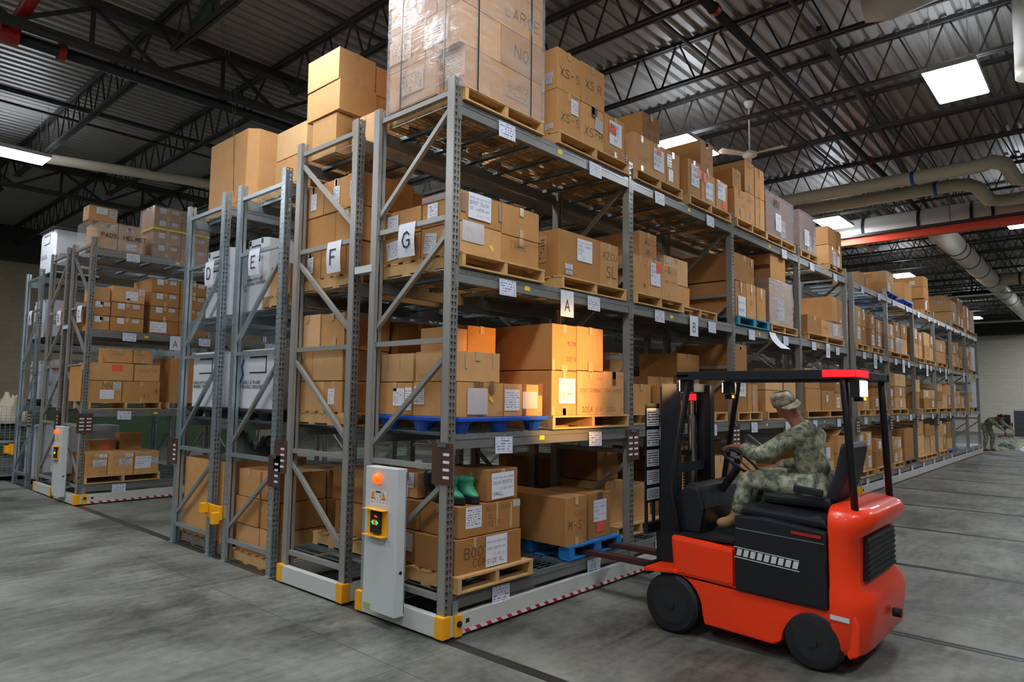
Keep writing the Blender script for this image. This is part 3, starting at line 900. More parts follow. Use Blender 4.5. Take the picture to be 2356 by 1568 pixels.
# ------------------------------------------------------------------ control cabinets
def control_cabinet(y0, label):
    """slim cabinet on the end of the carriage, face toward -X"""
    t = thing('control_cabinet', label, 'control cabinet', (-.09, y0 + .2, .10), 'rack control cabinets')
    ya, yb = y0 + .40, y0 + .79
    x0, x1 = -.13, -.034
    MB().box(x0, x1, ya, yb, .10, 1.185).build('cabinet_body', 'panel', t, bevel=.006)
    MB().box(x1 - .012, x1 - .008, ya - .0015, ya, .12, 1.16).build('side_seam', 'dark', t)
    yc = (ya + yb) / 2 + .03
    MB().loft([((x0 - d, yc, 1.10), r, r, (0, 1, 0), (0, 0, 1)) for d, r in ((0, .042), (.02, .042), (.04, .034), (.052, .015))], n=22).build('beacon_light', 'beacon', t, smooth=True)
    m = MB()
    m.face([(x0 - .0012, yc + .1, .90), (x0 - .0012, yc - .1, .90), (x0 - .0012, yc - .1, 1.01), (x0 - .0012, yc + .1, 1.01)], 0, [(0, 0), (1, 0), (1, 1), (0, 1)])
    lb = m.build('warning_label', 'label', t)
    for dy in (.066, -.066):
        m = MB()
        m.face([(x0 - .0018, yc + dy + .026, .955), (x0 - .0018, yc + dy - .026, .955), (x0 - .0018, yc + dy, 1.0)])
        m.build('warning_triangle', 'bumper', lb)
        MB().box(x0 - .0019, x0 - .0017, yc + dy - .024, yc + dy + .024, .942, .952).build('warning_bar', 'crane', lb)
        m = MB()
        m.bar((x0 - .0022, yc + dy, .963), (x0 - .0022, yc + dy, .985), .005, .001)
        m.build('warning_mark', 'ink', lb)
    MB().box(x0 - .0019, x0 - .0016, yc - .03, yc + .03, .992, 1.004).build('label_header', 'ink', lb)
    g = MB()
    gy0, gy1 = yc - .125, yc + .125
    g.box(x0 - .06, x0, gy0, gy1, .868, .873).box(x0 - .06, x0, gy0, gy1, .672, .677)
    g.box(x0 - .005, x0 - .001, gy0, gy1, .677, .868)
    g.build('switch_guard', 'bumper', t)
    k = MB().box(x0 - .028, x0 - .005, yc - .058, yc + .058, .69, .855).build('key_panel', 'black', t, bevel=.003)
    MB().box(x0 - .0295, x0 - .028, yc - .01, yc + .01, .755, .79).box(x0 - .0295, x0 - .028, yc - .015, yc + .005, .815, .825).box(x0 - .0295, x0 - .028, yc - .032, yc - .018, .812, .818).build('stop_lamp', 'redled', k)
    m = MB()
    for s in (1, -1):
        m.prism([(yc + s * .045, .772), (yc + s * .018, .792), (yc + s * .018, .752)], 0, x0 - .0297, x0 - .028)
    m.build('arrow_lamp', 'greenled', k, fixn=True)
    MB().box(x0 - .0012, x0, yb - .1, yb - .015, .105, .15).build('green_sticker', plain('green_sticker', '9aa56a', .6), t)
    MB().path([(x0 + .05, ya, .42), (x0 + .05, ya - .006, .42)], .013, 12).build('key_lock', 'black', t)
    return t
control_cabinet(0, 'tall pale grey control cabinet with orange beacon on the rack signed G')
control_cabinet(8.26, 'tall pale grey control cabinet with orange beacon on the rack signed C')

# ------------------------------------------------------------------ letter sheets and clipboards
def end_sign(ch, ya, yb, z0, z1, label):
    """sheet folded over the frame brace, facing -X"""
    t = thing('letter_sheet', label, 'sign', (.0, (ya + yb) / 2, z0), 'letter sheets on the rack ends')
    x = .012
    m = MB()
    n = 6
    for i in range(n):
        za, zb_ = z0 + (z1 - z0) * i / n, z0 + (z1 - z0) * (i + 1) / n
        fa, fb = x - .02 * math.sin(PI * i / n) * .6, x - .02 * math.sin(PI * (i + 1) / n) * .6
        m.poly([(fa, yb, za), (fa, ya, za), (fb, ya, zb_), (fb, yb, zb_), (fa + .002, yb, za), (fa + .002, ya, za), (fb + .002, ya, zb_), (fb + .002, yb, zb_)],
               [(0, 1, 2, 3), (7, 6, 5, 4), (0, 3, 7, 4), (1, 5, 6, 2)])
    m.build('paper_sheet', 'paper', t)
    k = MB()
    wd = (yb - ya)
    hh = (z1 - z0) * .46
    write(k, ch, (x - .0145, (ya + yb) / 2 + hh * .33, z0 + (z1 - z0) * .26), (0, -1, 0), (0, 0, 1), (-1, 0, 0), hh, hh * .13, jit=0)
    k.build('printed_letter', 'letter', t)
for ch, a, b, z0, z1 in (('G', .435, .635, 2.84, 3.115), ('F', 1.45, 1.665, 2.83, 3.115), ('E', 2.92, 3.14, 2.975, 3.245), ('D', 3.96, 4.18, 2.97, 3.245),
                         ('C', 8.6, 8.82, 2.84, 3.11), ('B', 9.69, 9.92, 2.86, 3.11), ('A', 11.54, 11.76, 2.98, 3.245)):
    end_sign(ch, a, b, z0, z1, 'white sheet printed with black letter %s hanging on a rack end frame' % ch)
def beam_sign(ch, xa, xb, z1, label, y=-.016, curl=0, h=.235):
    t = thing('letter_sheet', label, 'sign', ((xa + xb) / 2, y, z1 - h), 'letter sheets on the front beams')
    m = MB(); n = 7
    for i in range(n):
        za, zb_ = z1 - h + h * i / n, z1 - h + h * (i + 1) / n
        fa, fb = y - curl * (1 - i / n) ** 2, y - curl * (1 - (i + 1) / n) ** 2
        sa, sb = curl * .6 * (1 - i / n) ** 2, curl * .6 * (1 - (i + 1) / n) ** 2
        m.poly([(xa + sa, fa, za), (xb + sa, fa - curl * .4 * (1 - i / n), za), (xb + sb, fb - curl * .4 * (1 - (i + 1) / n), zb_), (xa + sb, fb, zb_),
                (xa + sa, fa + .002, za), (xb + sa, fa + .002 - curl * .4 * (1 - i / n), za), (xb + sb, fb + .002 - curl * .4 * (1 - (i + 1) / n), zb_), (xa + sb, fb + .002, zb_)],
               [(0, 1, 2, 3), (7, 6, 5, 4), (0, 3, 7, 4), (1, 5, 6, 2), (3, 2, 6, 7), (0, 4, 5, 1)])
    m.build('paper_sheet', 'paper', t)
    if not curl:
        k = MB()
        write(k, ch, ((xa + xb) / 2 - .035, y, z1 - h * .78), (1, 0, 0), (0, 0, 1), (0, -1, 0), h * .42, h * .05, jit=0)
        k.build('printed_letter', 'letter', t)
beam_sign('A', 1.31, 1.50, 2.69, 'white sheet with letter A hanging on the front beam of the corner bay')
beam_sign('B', 3.73, 3.93, 2.70, 'white sheet with letter B hanging on the front beam, second bay')
beam_sign('C', 6.1, 6.32, 2.70, 'curled white sheet drooping from the front beam, third bay', curl=.13)
beam_sign('D', 8.58, 8.78, 2.70, 'white sheet with letter D hanging on the front beam, fourth bay')
for i, (x, ch) in enumerate(((11.55, 'E'), (13.95, 'F'), (16.5, 'G'), (19.0, 'H'), (22.0, 'J'))):
    beam_sign(ch, x, x + .22, 2.70, 'white letter sheet on the front beam in the %s bay past the gap' % ('first', 'second', 'third', 'fourth', 'fifth')[i], h=.3)
beam_sign('A', 1.24, 1.42, 2.69, 'white sheet with letter A on the beam of the rack signed C', y=8.244)

def clipboard(p, U, Nn, label, cols=2):
    """p = top centre"""
    t = thing('clipboard', label, 'clipboard', p, 'clipboards hung on the rack posts')
    p, U, Nn = Vector(p), Vector(U), Vector(Nn)
    Z = Vector((0, 0, 1))
    def slab(u0, u1, z0, z1, d0, d1):
        m = MB()
        c = [p + U * u + Z * z + Nn * d for d in (d0, d1) for (u, z) in ((u0, z0), (u1, z0), (u1, z1), (u0, z1))]
        m.poly(c, [(0, 3, 2, 1), (4, 5, 6, 7), (0, 1, 5, 4), (1, 2, 6, 5), (2, 3, 7, 6), (3, 0, 4, 7)])
        return m
    b = slab(-.112, .112, -.30, 0, .002, .006).build('board', 'clip', t, fixn=True)
    slab(-.045, .045, -.028, .008, .0065, .014).build('metal_clip', 'chrome', t, fixn=True)
    for r in range(4):
        for c in range(cols):
            u = -.075 + c * .1 if cols == 2 else .01
            slab(u, u + .065, -.09 - r * .055, -.07 - r * .055, .0062, .0068).build('small_label', 'barcode', b, fixn=True)
clipboard((-.002, .045, 1.395), (0, -1, 0), (-1, 0, 0), 'brown clipboard on the near corner post of the front rack', 1)
clipboard((2.50, -.01, 1.43), (1, 0, 0), (0, -1, 0), 'brown clipboard with eight small labels on the second front post')
clipboard((4.95, -.01, 1.43), (1, 0, 0), (0, -1, 0), 'brown clipboard on the third front post behind the driver')
for i, x in enumerate(GX2[:4]):
    clipboard((x + .04, -.01, 1.43), (1, 0, 0), (0, -1, 0), 'small brown clipboard on the %s post past the gap' % ('first', 'second', 'third', 'fourth')[i])
clipboard((.05, 8.25, 1.40), (1, 0, 0), (0, -1, 0), 'brown clipboard with eight labels on the near post of the rack signed C')
clipboard((-.002, 9.5, 1.41), (0, -1, 0), (-1, 0, 0), 'brown clipboard on the near post of the rack signed B', 1)
clipboard((-.002, 11.17, 1.38), (0, -1, 0), (-1, 0, 0), 'brown clipboard on the near post of the rack signed A', 2)
clipboard((-.002, 4.78, 1.2), (0, -1, 0), (-1, 0, 0), 'brown clipboard seen edgewise on the outer post of the rack signed D', 1)
clipboard((-.002, 2.42, 1.15), (0, -1, 0), (-1, 0, 0), 'brown clipboard between the frames signed E and F, lower one', 1)
clipboard((-.002, 2.32, 1.3), (0, -1, 0), (-1, 0, 0), 'brown clipboard between the frames signed E and F, upper one', 1)
# ------------------------------------------------------------------ pallets and cartons
ROWS = [(0, GX1 + GX2), (1.23, GX1), (2.4376, GX1[:3]), (3.74, GX1[:3]), (8.26, GX1[:4]), (9.49, GX1[:3]), (11.12, GX1[:3])]
def clear(x0, x1, y0, y1, z0):
    """keep a load clear of the rack columns beside it"""
    if z0 > 4.16:
        return x0, x1
    for ya, XX in ROWS:
        if min(y1, ya + .08) - max(y0, ya) < .002 and min(y1, ya + 1) - max(y0, ya + .92) < .002:
            continue
        for X in XX:
            if X - .02 < x0 < X + .084:
                x0 = X + .084
            if X - .003 < x1 < X + .09:
                x1 = X - .003
    return x0, x1
PL = [('on the tall strapped tower', 'under the tall strapped tower'), ('of the duck boot pallet', 'under the duck boot cartons'), ('of the A2CU pallet', 'under the A2CU cartons'),
      ('of the teal pallet', 'under a row of tall cartons'), ('on the blue plastic pallet, corner bay', 'on the second shelf of the corner bay'), ('of the film wrapped pallet', 'under the film wrapped load'),
      ('of the combat coat pallet', 'under the combat coat cartons'), ('on the near pallet of duck boots', 'under the duck boot cartons'), ('on the blue pallet being lifted', 'being lifted'),
      ('of the shirt stack', 'under the shirt stack'), ('of the jacket pallet', 'under the jacket cartons'), ('of the round bulk load', 'under the bulk carton'), ('of the shirt row', 'under the shirt row'), ('around the', 'under the'), ('of the last', 'under the last')]
def wood_pallet(x0, x1, y0, y1, z, label, kind='wood'):
    x0, x1 = clear(x0, x1, y0, y1, z)
    W, D, H = x1 - x0, y1 - y0, .118
    nm = {'wood': 'wooden_pallet', 'wood_dark': 'wooden_pallet', 'bluewood': 'blue_pallet', 'teal': 'blue_pallet'}[kind]
    t = thing(nm, label, 'pallet', ((x0 + x1) / 2, (y0 + y1) / 2, z), {'wood': 'wooden pallets', 'wood_dark': 'wooden pallets'}.get(kind, 'blue painted pallets'))
    m = MB(); n = 7; bw = D * .098
    for i in range(n):
        yy = y0 + (D - bw) * i / (n - 1)
        j = random.uniform(-.006, .006)
        m.box(x0 + j, x1 + j, yy, yy + bw, z + H - .017, z + H)
    m.build('deck_boards', kind, t, bevel=.0015)
    for i in range(3):
        xx = x0 + .004 + (W - .048) * i / 2
        if kind in ('bluewood', 'teal'):
            for yy in (y0 + .002, (y0 + y1) / 2 - .06, y1 - .122):
                MB().box(xx - (.04 if i == 2 else 0), xx + .04 + (.06 if i == 1 else 0 if i == 2 else .04), yy, yy + .12, z + .0155, z + H - .0175).build('block', kind, t)
        else:
            MB().box(xx, xx + .038, y0 + .003, y1 - .003, z + .0155, z + H - .0175).build('stringer', kind, t)
    m = MB()
    for i in range(4):
        yy = y0 + (D - bw) * i / 3
        m.box(x0, x1, yy, yy + bw, z, z + .015)
    m.build('bottom_boards', kind, t, bevel=.0015)
    return t

def plastic_pallet(x0, x1, y0, y1, z, label, m='blue', group='plastic pallets'):
    x0, x1 = clear(x0, x1, y0, y1, z)
    t = thing('plastic_pallet', label, 'pallet', ((x0 + x1) / 2, (y0 + y1) / 2, z), group)
    H = .118
    MB().box(x0, x1, y0, y1, z + H - .035, z + H).build('pallet_top', m, t, bevel=.008)
    for i in range(3):
        for j in range(3):
            xx = x0 + .02 + (x1 - x0 - .2) * i / 2; yy = y0 + .02 + (y1 - y0 - .2) * j / 2
            c = (xx + .08, yy + .08)
            MB().loft([((c[0], c[1], zz), r, r, (1, 0, 0), (0, 1, 0)) for zz, r in ((z, .055), (z + .02, .062), (z + H - .05, .08), (z + H - .036, .105))], n=14).build('foot', m, t, smooth=False)
    return t

def carton(b, label, group=None, cat='box', mat='card', name='cardboard_box', feats=(), tape=True, slack=.003, open_flaps=False):
    x0, x1, y0, y1, z0, z1 = b
    x0, x1 = clear(x0, x1, y0, y1, z0)
    x0 += slack; x1 -= slack; y0 += slack; y1 -= slack; z1 -= .002
    org = ((x0 + x1) / 2, (y0 + y1) / 2, z0)
    m = MB()
    j = lambda: random.uniform(-.004, .004)
    a = [(x0 + j(), y0 + j(), z0), (x1 + j(), y0 + j(), z0), (x1 + j(), y1 + j(), z0), (x0 + j(), y1 + j(), z0)]
    bt = [(p[0] + j() * .6, p[1] + j() * .6, z1 + (j() * .4 - .001)) for p in a]
    m.poly(a + bt, [(0, 3, 2, 1), (4, 5, 6, 7), (0, 1, 5, 4), (1, 2, 6, 5), (2, 3, 7, 6), (3, 0, 4, 7)])
    o = m.build(name, mat, org=org, bevel=.0035)
    tag(o, label, cat, group)
    W, D, H = x1 - x0, y1 - y0, z1 - z0
    e = .0045
    FACE = {'F': (Vector((x0, y0 - e, z0)), Vector((1, 0, 0)), W, Vector((0, -1, 0))), 'S': (Vector((x0 - e, y1, z0)), Vector((0, -1, 0)), D, Vector((-1, 0, 0)))}
    Z = Vector((0, 0, 1))
    def sheet(nm, mt, face, u, v, w_, h_, th=.0008, rot=0):
        O, U, Wd, Nn = FACE[face]
        c = O + U * (Wd * u) + Z * (H * v)
        U2 = U * math.cos(rot) + Z * math.sin(rot); V2 = Z * math.cos(rot) - U * math.sin(rot)
        P = [c - U2 * w_ / 2 - V2 * h_ / 2, c + U2 * w_ / 2 - V2 * h_ / 2, c + U2 * w_ / 2 + V2 * h_ / 2, c - U2 * w_ / 2 + V2 * h_ / 2]
        q = MB()
        P2 = [p + Nn * th for p in P]
        q.face(P2, 0, [(0, 0), (1, 0), (1, 1), (0, 1)])
        q.poly(P + P2, [(0, 1, 5, 4), (1, 2, 6, 5), (2, 3, 7, 6), (3, 0, 4, 7)])
        return q.build(nm, mt, o, org=None), P2, U2, V2, Nn
    if tape:
        q = MB()
        tw = .024
        cx, cy = (x0 + x1) / 2, (y0 + y1) / 2
        dn = min(.07, H * .3)
        if W < D * 1.15:
            q.box(cx - tw, cx + tw, y0 - e, y1 + e, z1, z1 + .0012).box(cx - tw, cx + tw, y0 - e - .0008, y0 - e, z1 - dn, z1 + .0012)
            if random.random() < .5:
                q.box(cx - tw, cx + tw, y0 - e - .0008, y0 - e, z0 + .002, z0 + dn)
        else:
            q.box(x0 - e, x1 + e, cy - tw, cy + tw, z1, z1 + .0012).box(x0 - e - .0008, x0 - e, cy - tw, cy + tw, z1 - dn, z1 + .0012)
        q.build('packing_tape', 'brown_tape' if tape == 'brown' else 'tape', o)
    for f in feats:
        k, face = f[0], f[1]
        if k == 'lab':
            sheet('shipping_label', 'label', face, *f[2:6], rot=f[6] if len(f) > 6 else 0)
        elif k == 'bar':
            sheet('barcode_label', 'barcode', face, *f[2:6])
        elif k == 'print':
            sheet('carton_print', 'boxprint', face, *f[2:6], th=.0003)
        elif k == 'tag':
            s, *_ = sheet('orange_tag', 'orange', face, *f[2:6], th=.0016, rot=f[6] if len(f) > 6 else 0)
        elif k == 'yel':
            sheet('yellow_tab', 'yellow', face, *f[2:6], th=.0016, rot=f[6] if len(f) > 6 else 0)
        elif k == 'btape':
            sheet('brown_tape', 'brown_tape', face, *f[2:6])
        elif k == 'ctape':
            sheet('clear_tape', 'tape', face, *f[2:6])
        elif k == 'film':
            sheet('plastic_pouch', 'pouch', face, *f[2:6], th=.002, rot=f[6] if len(f) > 6 else 0)
        elif k == 'txt':
            O, U, Wd, Nn = FACE[face]
            q = MB()
            hh_ = min(f[4], Wd * (.97 - f[2]) / max(1, len(f[5])) / 5.6 * 6)
            write(q, f[5], O + U * (Wd * f[2]) + Z * (H * f[3]), U, Z, Nn, hh_, mi=0, slant=.08)
            q.build('handwriting', 'redink' if len(f) > 6 and f[6] == 'red' else 'ink', o)
        elif k == 'sheet':
            s, P2, U2, V2, Nn = sheet('written_sheet', 'paper', face, *f[2:6], th=.0014, rot=f[7] if len(f) > 7 else 0)
            q = MB(); q2 = MB()
            lines = f[6]
            hh = f[5]
            lh = hh / (len(lines) + .6)
            for i, ln in enumerate(lines):
                red = ln.startswith('*')
                ln = ln.lstrip('*')
                ch = min(lh * .62, (f[4] * .9) / max(1, len(ln)) / 5.6 * 6)
                p = P2[3] - V2 * (lh * (i + 1.05)) + U2 * (f[4] * (.06 + (.3 if red else 0)))
                if red:
                    ch *= .7
                write(q2 if red else q, ln, p, U2, V2, Nn, ch, ch * .11, jit=.3)
            if q.f: q.build('handwriting', 'ink', s)
            if q2.f: q2.build('red_handwriting', 'redink', s)
    if open_flaps:
        q = MB()
        q.bar((x0 + .02, y0 + .01, z1), (x0 + .02, y1 - .01, z1), .004, .004)
        for (p, d, ln, an) in (((x0, y0, z1), 'y', D, .35), ((x1, y0, z1), 'y', D, 2.9)):
            dx = math.cos(an) * W * .42; dz = math.sin(an) * W * .42 + .01
            P = [(p[0], y0, z1), (p[0], y1, z1), (p[0] + dx, y1, z1 + dz), (p[0] + dx, y0, z1 + dz)]
            P2 = [(a_[0], a_[1], a_[2] + .005) for a_ in P]
            q.poly(P + P2, [(3, 2, 1, 0), (4, 5, 6, 7), (0, 1, 5, 4), (1, 2, 6, 5), (2, 3, 7, 6), (3, 0, 4, 7)])
        q.build('lid_flap', mat, o, fixn=True)
    return o

def wrap(b, label, mat='film', group='stretch film wraps', seg=9, amp=.006, top=True):
    """film pulled round a load: sides and a skirt, with folds"""
    x0, x1, y0, y1, z0, z1 = b
    t = MB()
    def side(P, U, V, Nn, nu, nv):
        P, U, V, Nn = map(Vector, (P, U, V, Nn))
        vs = []
        for i in range(nv + 1):
            for k in range(nu + 1):
                edge = k in (0, nu) or i in (0, nv)
                vs.append(P + U * (k / nu) + V * (i / nv) + Nn * (0 if edge else random.uniform(.001, amp)))
        t.poly(vs, [(i * (nu + 1) + k, i * (nu + 1) + k + 1, (i + 1) * (nu + 1) + k + 1, (i + 1) * (nu + 1) + k) for i in range(nv) for k in range(nu)])
    W, D, H = x1 - x0, y1 - y0, z1 - z0
    side((x0, y0, z0), (W, 0, 0), (0, 0, H), (0, -1, 0), seg, seg)
    side((x0, y1, z0), (0, -D, 0), (0, 0, H), (-1, 0, 0), seg, seg)
    side((x1, y0, z0), (0, D, 0), (0, 0, H), (1, 0, 0), seg, seg)
    side((x1, y1, z0), (-W, 0, 0), (0, 0, H), (0, 1, 0), seg, seg)
    if top:
        side((x0, y0, z1), (W, 0, 0), (0, D, 0), (0, 0, 1), seg, seg)
    o = t.build('stretch_wrap', mat, org=((x0 + x1) / 2, (y0 + y1) / 2, z0), smooth=True)
    return tag(o, label, 'stretch wrap', group)

def load(where, boxes, pal=None, group=None, ph=.118):
    """where: words that place the load; boxes: (x0,x1,y0,y1,z0,z1,'look', feats, options)"""
    if pal:
        k, x0, x1, y0, y1, z = pal
        z += .009
        w0 = where
        for a_, b_ in PL:
            if where.startswith(a_):
                w0 = where.replace(a_, b_, 1)
                break
        if k == 'blue':
            plastic_pallet(x0, x1, y0, y1, z, 'blue plastic pallet ' + w0)
        elif k == 'blackp':
            plastic_pallet(x0, x1, y0, y1, z, 'black plastic pallet ' + w0, 'blackp')
        else:
            wood_pallet(x0, x1, y0, y1, z, {'wood': 'pale wooden pallet ', 'wood_dark': 'weathered wooden pallet ', 'bluewood': 'blue painted wooden pallet ', 'teal': 'teal blue wooden pallet '}[k] + w0, k)
    for b in boxes:
        b = list(b) + [()] * (9 - len(b))
        opt = dict(b[8]) if b[8] else {}
        carton(b[:6], b[6] + ' ' + where, group=group or 'cartons in the racks', feats=b[7], **opt)

Z1, Z2, Z3, Z4 = .433, 1.583, 2.828, 4.123       # box bottoms on pallets
D1, D2, D3, D4 = .305, 1.455, 2.70, 3.995        # deck levels

# ---- top shelf, front rack
where = 'on the tall strapped tower at the corner'
hz = (5.46 - Z4) / 4
bx = []
nm = ['bottom', 'second', 'third', 'top']
for i in range(4):
    za, zb_ = Z4 + i * hz, Z4 + (i + 1) * hz
    cx = .5 if i % 2 else .38
    cy = .40 if i % 2 else .27
    fe = {0: [('print', 'S', .5, .55, .3, .2)], 1: [('print', 'S', .3, .5, .28, .2), ('print', 'F', .22, .5, .2, .2), ('txt', 'F', .7, .35, .10, 'NO')], 2: [('txt', 'F', .2, .2, .14, 'LARGE'), ('print', 'F', .2, .5, .2, .2)], 3: [('print', 'S', .5, .5, .28, .2)]}[i]
    bx.append((.04, cx, -.01, cy, za, zb_, nm[i] + ' layer corner carton', [f for f in fe if f[1] == 'S'], dict(tape=False)))
    bx.append((cx, 1.03, -.01, cy, za, zb_, nm[i] + ' layer wide front carton', [('txt', 'F', .25, .3, .12, 'LARGE')] if i == 2 else ([('txt', 'F', .3, .35, .11, 'NO')] if i == 1 else [('print', 'F', .5, .5, .3, .16)]), dict(tape=False)))
    bx.append((.04, 1.03, cy, .86, za, zb_, nm[i] + ' layer rear carton', fe[:1] if fe[0][1] == 'S' else (), dict(tape=False)))
load(where, bx, ('wood', .03, 1.04, -.03, .90, D4), group='cartons of the strapped tower')
wrap((.025, 1.045, -.025, .875, D4 + .1, 5.47), 'clear stretch film around the tall strapped tower at the corner')
m = MB()
for x in (.22, .86):
    m.box(x - .006, x + .006, -.030, -.027, Z4 - .02, 5.475).box(x - .006, x + .006, -.03, .88, 5.473, 5.476)
for y in (.15, .68):
    m.box(.018, .021, y - .006, y + .006, Z4 - .02, 5.475).box(.018, 1.05, y - .006, y + .006, 5.476, 5.479)
tag(m.build('strapping_band', 'strap', org=(.5, .4, Z4)), 'dark green straps running up the tall wrapped tower', 'strapping')

def F_(t, u=.15, v=.45, h=.1, c=''):
    return ('txt', 'F', u, v, h, t, c)
load('beside the strapped tower on the top shelf', [
    (1.255, 1.622, .0, .6, Z4, 4.527, 'lower carton marked XS-S', [F_('XS-S', .15, .3, .1), ('lab', 'F', .72, .74, .11, .14), ('bar', 'S', .85, .15, .09, .05)]),
    (1.25, 1.62, .0, .6, 4.527, 4.915, 'upper carton marked XS-S', [F_('XS-S', .12, .35, .13), ('bar', 'S', .85, .35, .09, .05), ('bar', 'S', .85, .2, .07, .05)]),
    (1.628, 2.008, .0, .6, Z4, 4.53, 'lower carton marked XS-R', [F_('XS-R', .12, .25, .1), ('film', 'F', .75, .62, .13, .13, -.15), ('btape', 'F', .55, .88, .09, .1)]),
    (1.628, 2.010, .0, .6, 4.53, 4.925, 'upper carton marked XS R', [F_('XS R', .15, .4, .11)]),
    (2.034, 2.381, .0, .55, Z4, 4.545, 'low single carton with orange tag', [('sheet', 'F', .5, .6, .22, .24, ['8415', 'COAT', '*XS']), ('tag', 'F', .35, .68, .12, .1, -.15), F_('AS 2 ATTA', .1, .06, .05)]),
], ('wood', 1.24, 2.42, -.03, .92, D4))
load('in the first load, second bay, top shelf', [
    (2.54, 2.889, .0, .62, Z4, 4.52, 'plain lower carton', [('bar', 'S', .8, .25, .1, .1), F_('COAT', .3, .3, .05)]),
    (2.90, 3.228, .0, .62, Z4, 4.525, 'lower carton with orange tag', [('sheet', 'F', .5, .55, .22, .24, ['8415', 'A2CU', 'M-R']), ('tag', 'F', .5, .8, .1, .1, .1)]),
    (3.24, 3.538, .0, .6, Z4, 4.525, 'battered lower carton', [('bar', 'F', .2, .7, .1, .14), ('lab', 'F', .3, .3, .1, .13)]),
    (3.03, 3.42, .18, .75, 4.53, 4.955, 'upper carton marked A2CU M/R', [F_('A2CU', .22, .62, .075), F_('M/R', .3, .3, .075)], dict(mat='card2')),
], ('wood', 2.52, 3.56, -.03, .92, D4))
load('in the second load, second bay, top shelf', [
    (3.742, 4.07, .0, .6, Z4, 4.57, 'tall carton with taped sheet and orange tag', [('sheet', 'F', .55, .6, .2, .26, ['COAT', 'COMBAT', 'XL-S']), ('tag', 'F', .88, .72, .09, .12, -.1)]),
    (4.09, 4.46, .0, .6, Z4, 4.505, 'lower middle carton with orange tag', [('sheet', 'F', .55, .45, .2, .22, ['8415', 'COAT COM']), ('tag', 'F', .25, .8, .1, .11)]),
    (4.12, 4.46, .02, .62, 4.51, 4.905, 'dark upper carton', [F_('COAT COMBAT', .12, .5, .04), F_('30 EA', .3, .2, .04), ('btape', 'F', .5, .93, .05, .05)], dict(mat='card2')),
    (4.489, 4.825, .0, .6, Z4, 4.505, 'far carton with yellow tabs', [('sheet', 'F', .45, .65, .22, .22, ['8415', 'M-R', '*57']), ('tag', 'F', .7, .22, .12, .1), ('yel', 'F', .2, .96, .08, .03), ('yel', 'F', .85, .92, .08, .03)]),
], ('wood', 3.72, 4.86, -.03, .92, D4))
load('in the third bay of the top shelf', [
    (5.045, 5.365, .0, .6, Z4, 4.535, 'low near carton with marker writing', [F_('SHIRT', .3, .7, .04), F_('30', .6, .45, .05), ('film', 'F', .55, .25, .03, .1)]),
    (5.03, 5.315, .02, .55, 4.54, 4.80, 'small carton riding on the near one', [F_('SL', .5, .6, .04)], dict(mat='card2')),
    (5.373, 5.70, .0, .7, Z4, 4.56, 'lower middle carton', [F_('COMBAT', .15, .7, .04), ('film', 'F', .5, .3, .03, .12)]),
    (5.373, 5.70, .0, .7, 4.565, 4.995, 'upper middle carton', [F_('COMBAT', .15, .8, .04), ('film', 'F', .5, .15, .03, .1)]),
    (5.726, 6.048, .0, .7, Z4, 4.56, 'lower far carton', [F_('COAT', .15, .7, .04), ('film', 'F', .5, .35, .03, .12)]),
    (5.726, 6.048, .0, .7, 4.565, 4.985, 'upper far carton', [F_('COAT', .15, .8, .04), ('film', 'F', .5, .8, .03, .1)]),
], ('wood', 5.03, 6.06, -.03, .92, D4))
def greybox(x0, x1, z1, txt, where, lvl=Z4, y1=.85):
    load(where, [(x0 + .02, (x0 + x1) / 2, .02, y1, lvl, z1 - .02, 'near carton under film', [F_(txt, .3, .75, .12)] if txt else (), dict(mat='card2')),
                 ((x0 + x1) / 2, x1 - .02, .02, y1, lvl, z1 - .02, 'far carton under film', [('sheet', 'F', .3, .3, .2, .26, ['8470', 'HELMET'])], dict(mat='card2'))],
         ('wood', x0 - .015, x1 + .02, -.02, .9, {Z4: D4, Z3: D3, Z2: D2}[lvl]))
    wp = wrap((x0, x1, .0, y1 + .02, lvl - .03, z1), 'cloudy stretch film ' + where, 'film_thick')
    if txt:
        k = MB(); write(k, txt, (x0 + .3, -.009, z1 - .2), (1, 0, 0), (0, 0, 1), (0, -1, 0), .12, .014)
        k.build('handwriting', 'ink', wp)
    m = MB(); xs = x0 + (.35 if txt else .2)
    m.face([(xs, -.009, lvl + .1), (xs + .22, -.009, lvl + .1), (xs + .22, -.009, lvl + .36), (xs, -.009, lvl + .36)], 0, [(0, 0), (1, 0), (1, 1), (0, 1)])
    m.build('taped_sheet', 'label', wp)
greybox(6.09, 7.20, 4.76, 'MN', 'around the wrapped load marked MN, top shelf')
greybox(7.47, 8.24, 4.77, '', 'around the wrapped load before the lone stack, top shelf')
load('of the last stack before the gap, top shelf', [
    (8.88, 9.34, .0, .8, Z4, 4.455, 'lower near carton', [('sheet', 'F', .7, .3, .2, .3, ['8415', 'SIZE', 'M'])]), (9.34, 9.66, .0, .8, Z4, 4.455, 'lower far carton', [('lab', 'F', .3, .3, .15, .2)]),
    (8.88, 9.34, .0, .8, 4.46, 4.785, 'upper near carton'), (9.34, 9.66, .0, .8, 4.46, 4.785, 'upper far carton'),
], ('wood', 8.86, 9.70, -.02, .9, D4))
